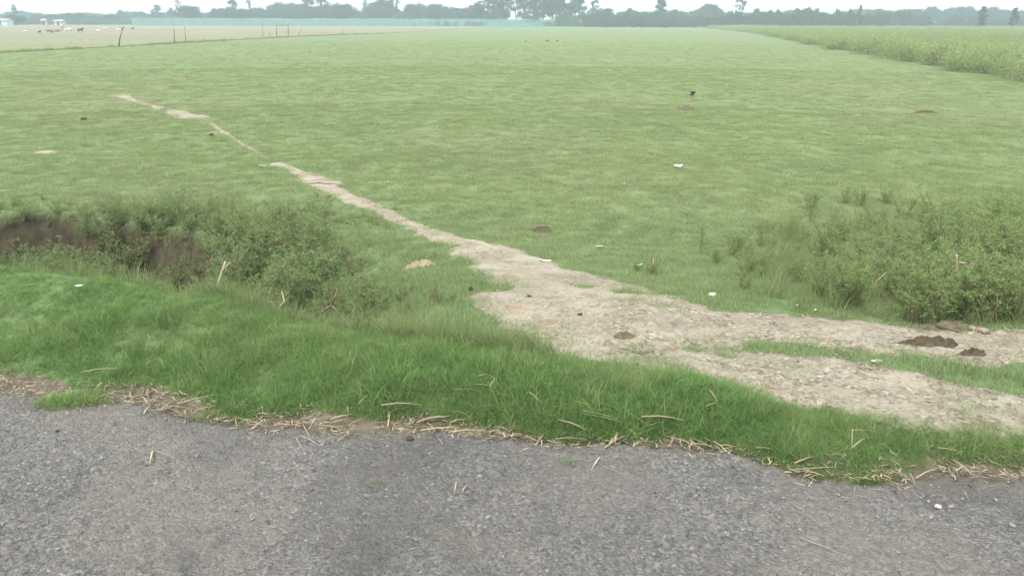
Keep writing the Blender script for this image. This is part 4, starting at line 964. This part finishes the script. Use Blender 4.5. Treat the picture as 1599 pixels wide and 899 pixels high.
# ------------------------------------------------------------------ trees
def crown_mesh(kind, seed, mat):
    r = np.random.default_rng(seed); cl = []
    if kind == 'round':
        for k in range(64):
            v = r.normal(size=3); v /= np.linalg.norm(v); v *= r.uniform(.1, 1) ** .5; cl.append((v[0] * .42, v[1] * .42, .60 + v[2] * .32 , r.uniform(.09, .17)))
    elif kind == 'tall':
        for k in range(38):
            f = r.uniform(0, 1); w_ = .17 * math.sin(math.pi * min(1, .15 + f * .85)) ** .6; a = r.uniform(0, 6.28); q = r.uniform(0, 1) ** .5
            cl.append((math.cos(a) * w_ * q, math.sin(a) * w_ * q, .22 + .76 * f, r.uniform(.05, .10)))
    elif kind == 'wispy':
        for k in range(22):
            f = r.uniform(0, 1) ** .8; a = r.uniform(0, 6.28); q = r.uniform(.2, 1) * .20
            cl.append((math.cos(a) * q + .04, math.sin(a) * q, .45 + .53 * f, r.uniform(.035, .08)))
    elif kind == 'umbrella':
        for k in range(60):
            a = r.uniform(0, 6.28); q = r.uniform(0, 1) ** .5; cl.append((math.cos(a) * q * .62, math.sin(a) * q * .62, .52 + .40 * (1 - q * q) * r.uniform(.7, 1) - .08 * q, r.uniform(.09, .15)))
    elif kind == 'bush':
        for k in range(46):
            a = r.uniform(0, 6.28); q = r.uniform(0, 1) ** .5; cl.append((math.cos(a) * q * .55, math.sin(a) * q * .55, r.uniform(.12, .85) * (1 - .35 * q * q), r.uniform(.12, .22)))
    C, S_ = [], []
    for (x_, y_, z_, rad) in cl:
        m_ = int(90 + 900 * rad); d = r.normal(size=(m_, 3)); d /= np.linalg.norm(d, axis=1, keepdims=True); q = r.uniform(.3, 1.08, (m_, 1))
        C.append(np.array([x_, y_, z_]) + d * q * rad * [1, 1, .8]); S_.append(np.full(m_, r.random()))
    C = np.concatenate(C); n = len(C); lf = {'round': .040, 'tall': .026, 'wispy': .022, 'umbrella': .045, 'bush': .05}[kind]
    V, Fq, A = leaf_quads(C, r.normal(size=(n, 3)), lf * r.uniform(.6, 1.4, n), lf * .7 * r.uniform(.6, 1.3, n), r)
    A['rnd'] = np.clip(.5 * A['rnd'] + .5 * np.repeat(np.concatenate(S_), 4), 0, 1)
    return mesh_np('crown', V, Fq, M[mat], A), cl
def trunk_mesh(kind, seed, cl, mat):
    r = np.random.default_rng(seed); top = {'round': .62, 'tall': .92, 'wispy': .88, 'umbrella': .6, 'bush': .45}[kind]; th = {'round': .035, 'tall': .022, 'wispy': .016, 'umbrella': .045, 'bush': .03}[kind]
    pts = [np.array([0, 0, -.02])]
    for k in range(1, 6): pts.append(np.array([r.normal(0, .012) * k * .5, r.normal(0, .012) * k * .5, top * k / 5]))
    lst = [(np.array(pts), np.linspace(th, th * .3, 6))]
    for (x_, y_, z_, rad) in cl[:16]:
        f = min(.95, max(.35, (z_ - .15) / top * .8)); i = int(f * 5); b = pts[min(i, 5)]
        e = np.array([x_, y_, z_]); m_ = (b + e) / 2 + [0, 0, .02]; lst.append((np.array([b, m_, e]), [th * .35, th * .22, th * .1]))
    return tubes_mesh('trunk', lst, mat, 5)
TP = {}
for kind, cnt in (('round', 4), ('tall', 3), ('wispy', 3), ('umbrella', 2), ('bush', 4)):
    TP[kind] = []
    for k in range(cnt):
        c, cl = crown_mesh(kind, 800 + k + len(kind) * 10, 'bushleaf' if kind == 'bush' else 'treeleaf'); TP[kind].append((c, trunk_mesh(kind, 850 + k, cl, M['bark'])))
WU = {'round': .98, 'tall': .42, 'wispy': .5, 'umbrella': 1.4, 'bush': 1.35}
def tree(u, vtop, wpx, kind, dist, label, group=None, cat='tree', i=0):
    x_ = at_y(u, dist); top = pxy(u, vtop - (3.5 if u < 740 else 1.5), dist).z; H = max(1.2, top - FIELD) * 1.05; wd = wpx * dist / 1140.
    c, tr = TP[kind][i % len(TP[kind])]
    t = empty({'bush': 'bush', 'round': 'broadleaf_tree', 'tall': 'tall_tree', 'wispy': 'slender_tree', 'umbrella': 'spreading_tree'}[kind], (x_, dist, FIELD), i * 1.9)
    k = wd / WU[kind]; t.scale = (k, k, H * 1.02); link('trunk', tr, t); link('crown', c, t); tag(t, label, cat, group); return t
SEC = [
 ('beyond the herd', [(-60, 28, 40, 'round', 300), (-25, 26, 36, 'round', 310), (8, 31, 30, 'bush', 290), (24, 27, 26, 'round', 270), (24, 13, 11, 'wispy', 300), (42, 32, 26, 'bush', 300), (58, 26, 15, 'round', 340),
   (64, 28, 28, 'round', 320), (84, 26, 30, 'round', 330), (98, 26, 22, 'round', 350), (118, 24, 32, 'round', 320), (140, 28, 32, 'round', 330), (160, 30, 26, 'bush', 340), (174, 28, 22, 'round', 330)]),
 ('behind the boundary stakes', [(190, 21, 15, 'tall', 360), (205, 27, 26, 'round', 380), (219, 22, 26, 'umbrella', 370), (236, 26, 22, 'round', 380), (247, 14, 16, 'tall', 360), (262, 30, 20, 'bush', 360), (270, 18, 15, 'tall', 380),
   (280, -2, 9, 'wispy', 380), (295, 13, 36, 'round', 320), (318, 24, 16, 'round', 370), (330, 27, 18, 'bush', 360), (341, 18, 26, 'round', 320), (365, 2, 16, 'tall', 330), (357, 17, 34, 'round', 320), (386, 18, 30, 'round', 320), (392, 4, 9, 'wispy', 360)]),
 ('behind the left netting fence', [(404, 16, 22, 'round', 350), (421, 19, 28, 'round', 330), (445, 8, 50, 'round', 350), (463, 12, 30, 'round', 345), (481, -1, 22, 'tall', 340), (484, 12, 34, 'round', 335), (504, -2, 22, 'tall', 340),
   (510, 14, 32, 'round', 345), (535, 10, 36, 'round', 325), (560, 20, 26, 'bush', 340), (570, 3, 10, 'wispy', 370), (585, 10, 30, 'round', 350), (600, 3, 40, 'round', 345), (612, -4, 9, 'wispy', 350), (621, 4, 9, 'wispy', 350)]),
 ('behind the right netting fence', [(632, 20, 24, 'bush', 340), (650, 10, 34, 'round', 350), (678, 9, 36, 'round', 345), (705, 15, 34, 'round', 350), (728, 18, 26, 'round', 345), (744, 9, 26, 'round', 335)]),
 ('in the tall middle group', [(762, -4, 32, 'tall', 315), (776, -10, 24, 'tall', 320), (790, -7, 24, 'tall', 312), (806, -12, 26, 'wispy', 322), (818, -10, 22, 'tall', 312), (834, -6, 24, 'tall', 320), (848, -12, 24, 'tall', 315), (862, -14, 32, 'round', 320),
   (876, -12, 24, 'tall', 312), (890, -10, 22, 'tall', 318), (903, -6, 24, 'tall', 314), (770, 18, 30, 'bush', 305), (828, 22, 26, 'bush', 305), (885, 20, 34, 'bush', 305)]),
 ('right of the tall group', [(925, -4, 16, 'wispy', 300), (922, 20, 26, 'bush', 285), (945, 14, 32, 'bush', 290), (968, 18, 26, 'bush', 285), (985, 14, 32, 'bush', 290), (1008, 20, 26, 'bush', 280), (1031, -3, 15, 'tall', 290),
   (1030, 16, 30, 'bush', 285), (1055, 17, 32, 'bush', 290), (1078, 24, 24, 'bush', 280), (995, 31, 20, 'bush', 270), (1040, 31, 20, 'bush', 268), (950, 31, 22, 'bush', 272)]),
 ('behind the crop\'s left half', [(1108, 8, 38, 'umbrella', 340), (1092, 17, 28, 'round', 350), (1098, 26, 24, 'bush', 275), (1122, 24, 20, 'bush', 275), (1140, 18, 18, 'bush', 275), (1158, -6, 20, 'wispy', 290), (1152, 19, 20, 'bush', 275), (1168, 20, 20, 'bush', 275),
   (1182, 14, 22, 'bush', 275), (1198, 17, 20, 'bush', 272), (1213, 17, 20, 'bush', 272), (1229, 17, 18, 'bush', 270), (1244, 14, 20, 'bush', 272), (1258, 12, 20, 'bush', 272), (1275, 15, 20, 'bush', 272), (1290, 17, 18, 'bush', 272)]),
 ('behind the crop\'s right half', [(1305, 15, 16, 'bush', 268), (1315, 20, 18, 'bush', 275), (1327, 16, 18, 'bush', 268), (1341, 13, 7, 'tall', 265), (1352, 21, 20, 'bush', 275), (1369, 15, 26, 'round', 340), (1372, 22, 26, 'bush', 280), (1396, 13, 34, 'bush', 300),
   (1416, 16, 28, 'bush', 300), (1428, 15, 26, 'round', 360), (1440, 24, 30, 'bush', 290), (1453, 13, 22, 'round', 370), (1470, 20, 26, 'round', 370), (1483, 13, 18, 'round', 380), (1490, 25, 26, 'bush', 300), (1505, 13, 32, 'round', 370),
   (1533, 15, 13, 'tall', 225), (1543, 13, 26, 'round', 370), (1563, 17, 24, 'round', 370), (1583, 17, 12, 'tall', 225), (1590, 18, 26, 'round', 370), (1520, 28, 34, 'bush', 300), (1555, 28, 34, 'bush', 300), (1592, 28, 30, 'bush', 300), (1625, 15, 36, 'round', 360), (1660, 15, 36, 'round', 360)])]
_r = np.random.default_rng(77)
for nm_, ua, ub in (('in the far left back row', -60, 380), ('in the middle left back row', 385, 745), ('in the middle right back row', 925, 1290), ('in the far right back row', 1295, 1680)):
    n_ = int((ub - ua) / 18); SEC.append((nm_, [(ua + (ub - ua) * (i + .5) / n_ + _r.normal(0, 3), 24 + _r.normal(0, 2.2) - (ua > 900) * 5 - (380 < ua < 900) * 4, _r.uniform(24, 38), 'round', 410 + _r.uniform(-10, 30)) for i in range(n_)]))
ADJ = {'round': 'rounded hazy tree', 'tall': 'tall narrow tree', 'wispy': 'slender wispy tree', 'umbrella': 'wide flat topped tree', 'bush': 'low bushy tree'}
k = 0
for sec, lst in SEC:
    lst = sorted(lst, key=lambda a: a[0]); cnt = {}
    for (u_, v_, w_, kd, ds) in lst:
        c_ = cnt.get(kd, 0); cnt[kd] = c_ + 1; tot = sum(1 for q in lst if q[3] == kd)
        wh = f'{ORD[c_]} such from the left' if tot > 1 else 'the only one of its shape there'
        tree(u_, v_, w_ * 1.12, kd, ds, f'{ADJ[kd]} {sec}, {wh}', 'far trees ' + sec, 'tree', k); k += 1
# low vegetation beyond the open ground
up = protos('undergrowth', [crop_proto(560 + k, 'bushleaf') for k in range(4)])
n = 6500; x = rng.uniform(-330, 300, n); y = rng.uniform(286, 310, n) + np.abs(rng.normal(0, 25, n))
kk = (x < 20) | (y > 256); x, y = x[kk], y[kk]; s_ = rng.uniform(1.4, 2.6, len(x))
scatter('undergrowth', up, 4, np.stack([x, y, np.full(len(x), FIELD)], 1), rots(len(x), .05), np.stack([s_, s_, rng.uniform(1.0, 2.6, len(x))], 1), 'low hazy undergrowth below the far trees', 'undergrowth')

# far hut and shed
def house(name, u, y, w_, d_, h_, wall, label, gable=True):
    x_ = at_y(u, y); t = empty(name, (x_, y, FIELD)); tag(t, label, 'building')
    V = [(-w_/2, -d_/2, 0), (w_/2, -d_/2, 0), (w_/2, d_/2, 0), (-w_/2, d_/2, 0), (-w_/2, -d_/2, h_), (w_/2, -d_/2, h_), (w_/2, d_/2, h_), (-w_/2, d_/2, h_), (-w_/2, 0, h_ * 1.3), (w_/2, 0, h_ * 1.3)]
    me = bpy.data.meshes.new('wall'); me.from_pydata(V, [], [(0, 1, 5, 4), (2, 3, 7, 6), (1, 2, 6, 9, 5), (3, 0, 4, 8, 7)]); me.materials.append(wall); link('wall', me, t)
    e = .3; zz = h_ * 1.3 + .05; zl = h_ - .05
    V = [(-w_/2 - e, -d_/2 - e, zl), (w_/2 + e, -d_/2 - e, zl), (w_/2 + e, 0, zz), (-w_/2 - e, 0, zz), (-w_/2 - e, d_/2 + e, zl), (w_/2 + e, d_/2 + e, zl)]
    V += [(a, b, c + .1) for a, b, c in V]
    me = bpy.data.meshes.new('roof'); me.from_pydata(V, [], [(0, 1, 2, 3), (3, 2, 5, 4), (6, 9, 8, 7), (9, 10, 11, 8), (0, 6, 7, 1), (4, 5, 11, 10), (0, 3, 9, 6), (3, 4, 10, 9), (1, 7, 8, 2), (2, 8, 11, 5)]); me.materials.append(M['roof']); link('roof', me, t)
    V = [(-.45, -d_/2 - .03, .05), (.45, -d_/2 - .03, .05), (.45, -d_/2 - .03, h_ * .8), (-.45, -d_/2 - .03, h_ * .8), (-.45, -d_/2 + .03, .05), (.45, -d_/2 + .03, .05), (.45, -d_/2 + .03, h_ * .8), (-.45, -d_/2 + .03, h_ * .8)]
    me = bpy.data.meshes.new('door'); me.from_pydata(V, [], [(0, 1, 2, 3), (0, 4, 5, 1), (3, 2, 6, 7), (0, 3, 7, 4), (1, 5, 6, 2)]); me.materials.append(M['dark']); link('door', me, t)
house('shed', 4, 262, 4.6, 3.4, 1.5, M['bluewall'], 'pale blue shed at the far left below the trees')
house('hut', 93, 272, 2.6, 2.4, 1.3, M['palewall'], 'low pale hut behind the herd')
house('hut', 69, 275, 1.2, 1.6, 1.5, M['palewall'], 'tiny white hut left of the low pale hut')

# ------------------------------------------------------------------ haze
me = bpy.data.meshes.new('haze'); a, zb, zt = 1600, -2.5, 19
me.from_pydata([(x_, y_, z_) for z_ in (zb, zt) for x_, y_ in ((-a, -a), (a, -a), (a, a), (-a, a))], [], [(0, 3, 2, 1), (4, 5, 6, 7), (0, 1, 5, 4), (1, 2, 6, 5), (2, 3, 7, 6), (3, 0, 4, 7)])
g = G('haze air'); pv = g.n('VolumePrincipled'); pv.inputs['Color'].default_value = (.60, .735, .83, 1); pv.inputs['Density'].default_value = .0014; pv.inputs['Anisotropy'].default_value = 0.1
g.l(pv.outputs[0], g.out.inputs['Volume']); me.materials.append(g.m)
o = link('haze', me); tag(o, kind='stuff')
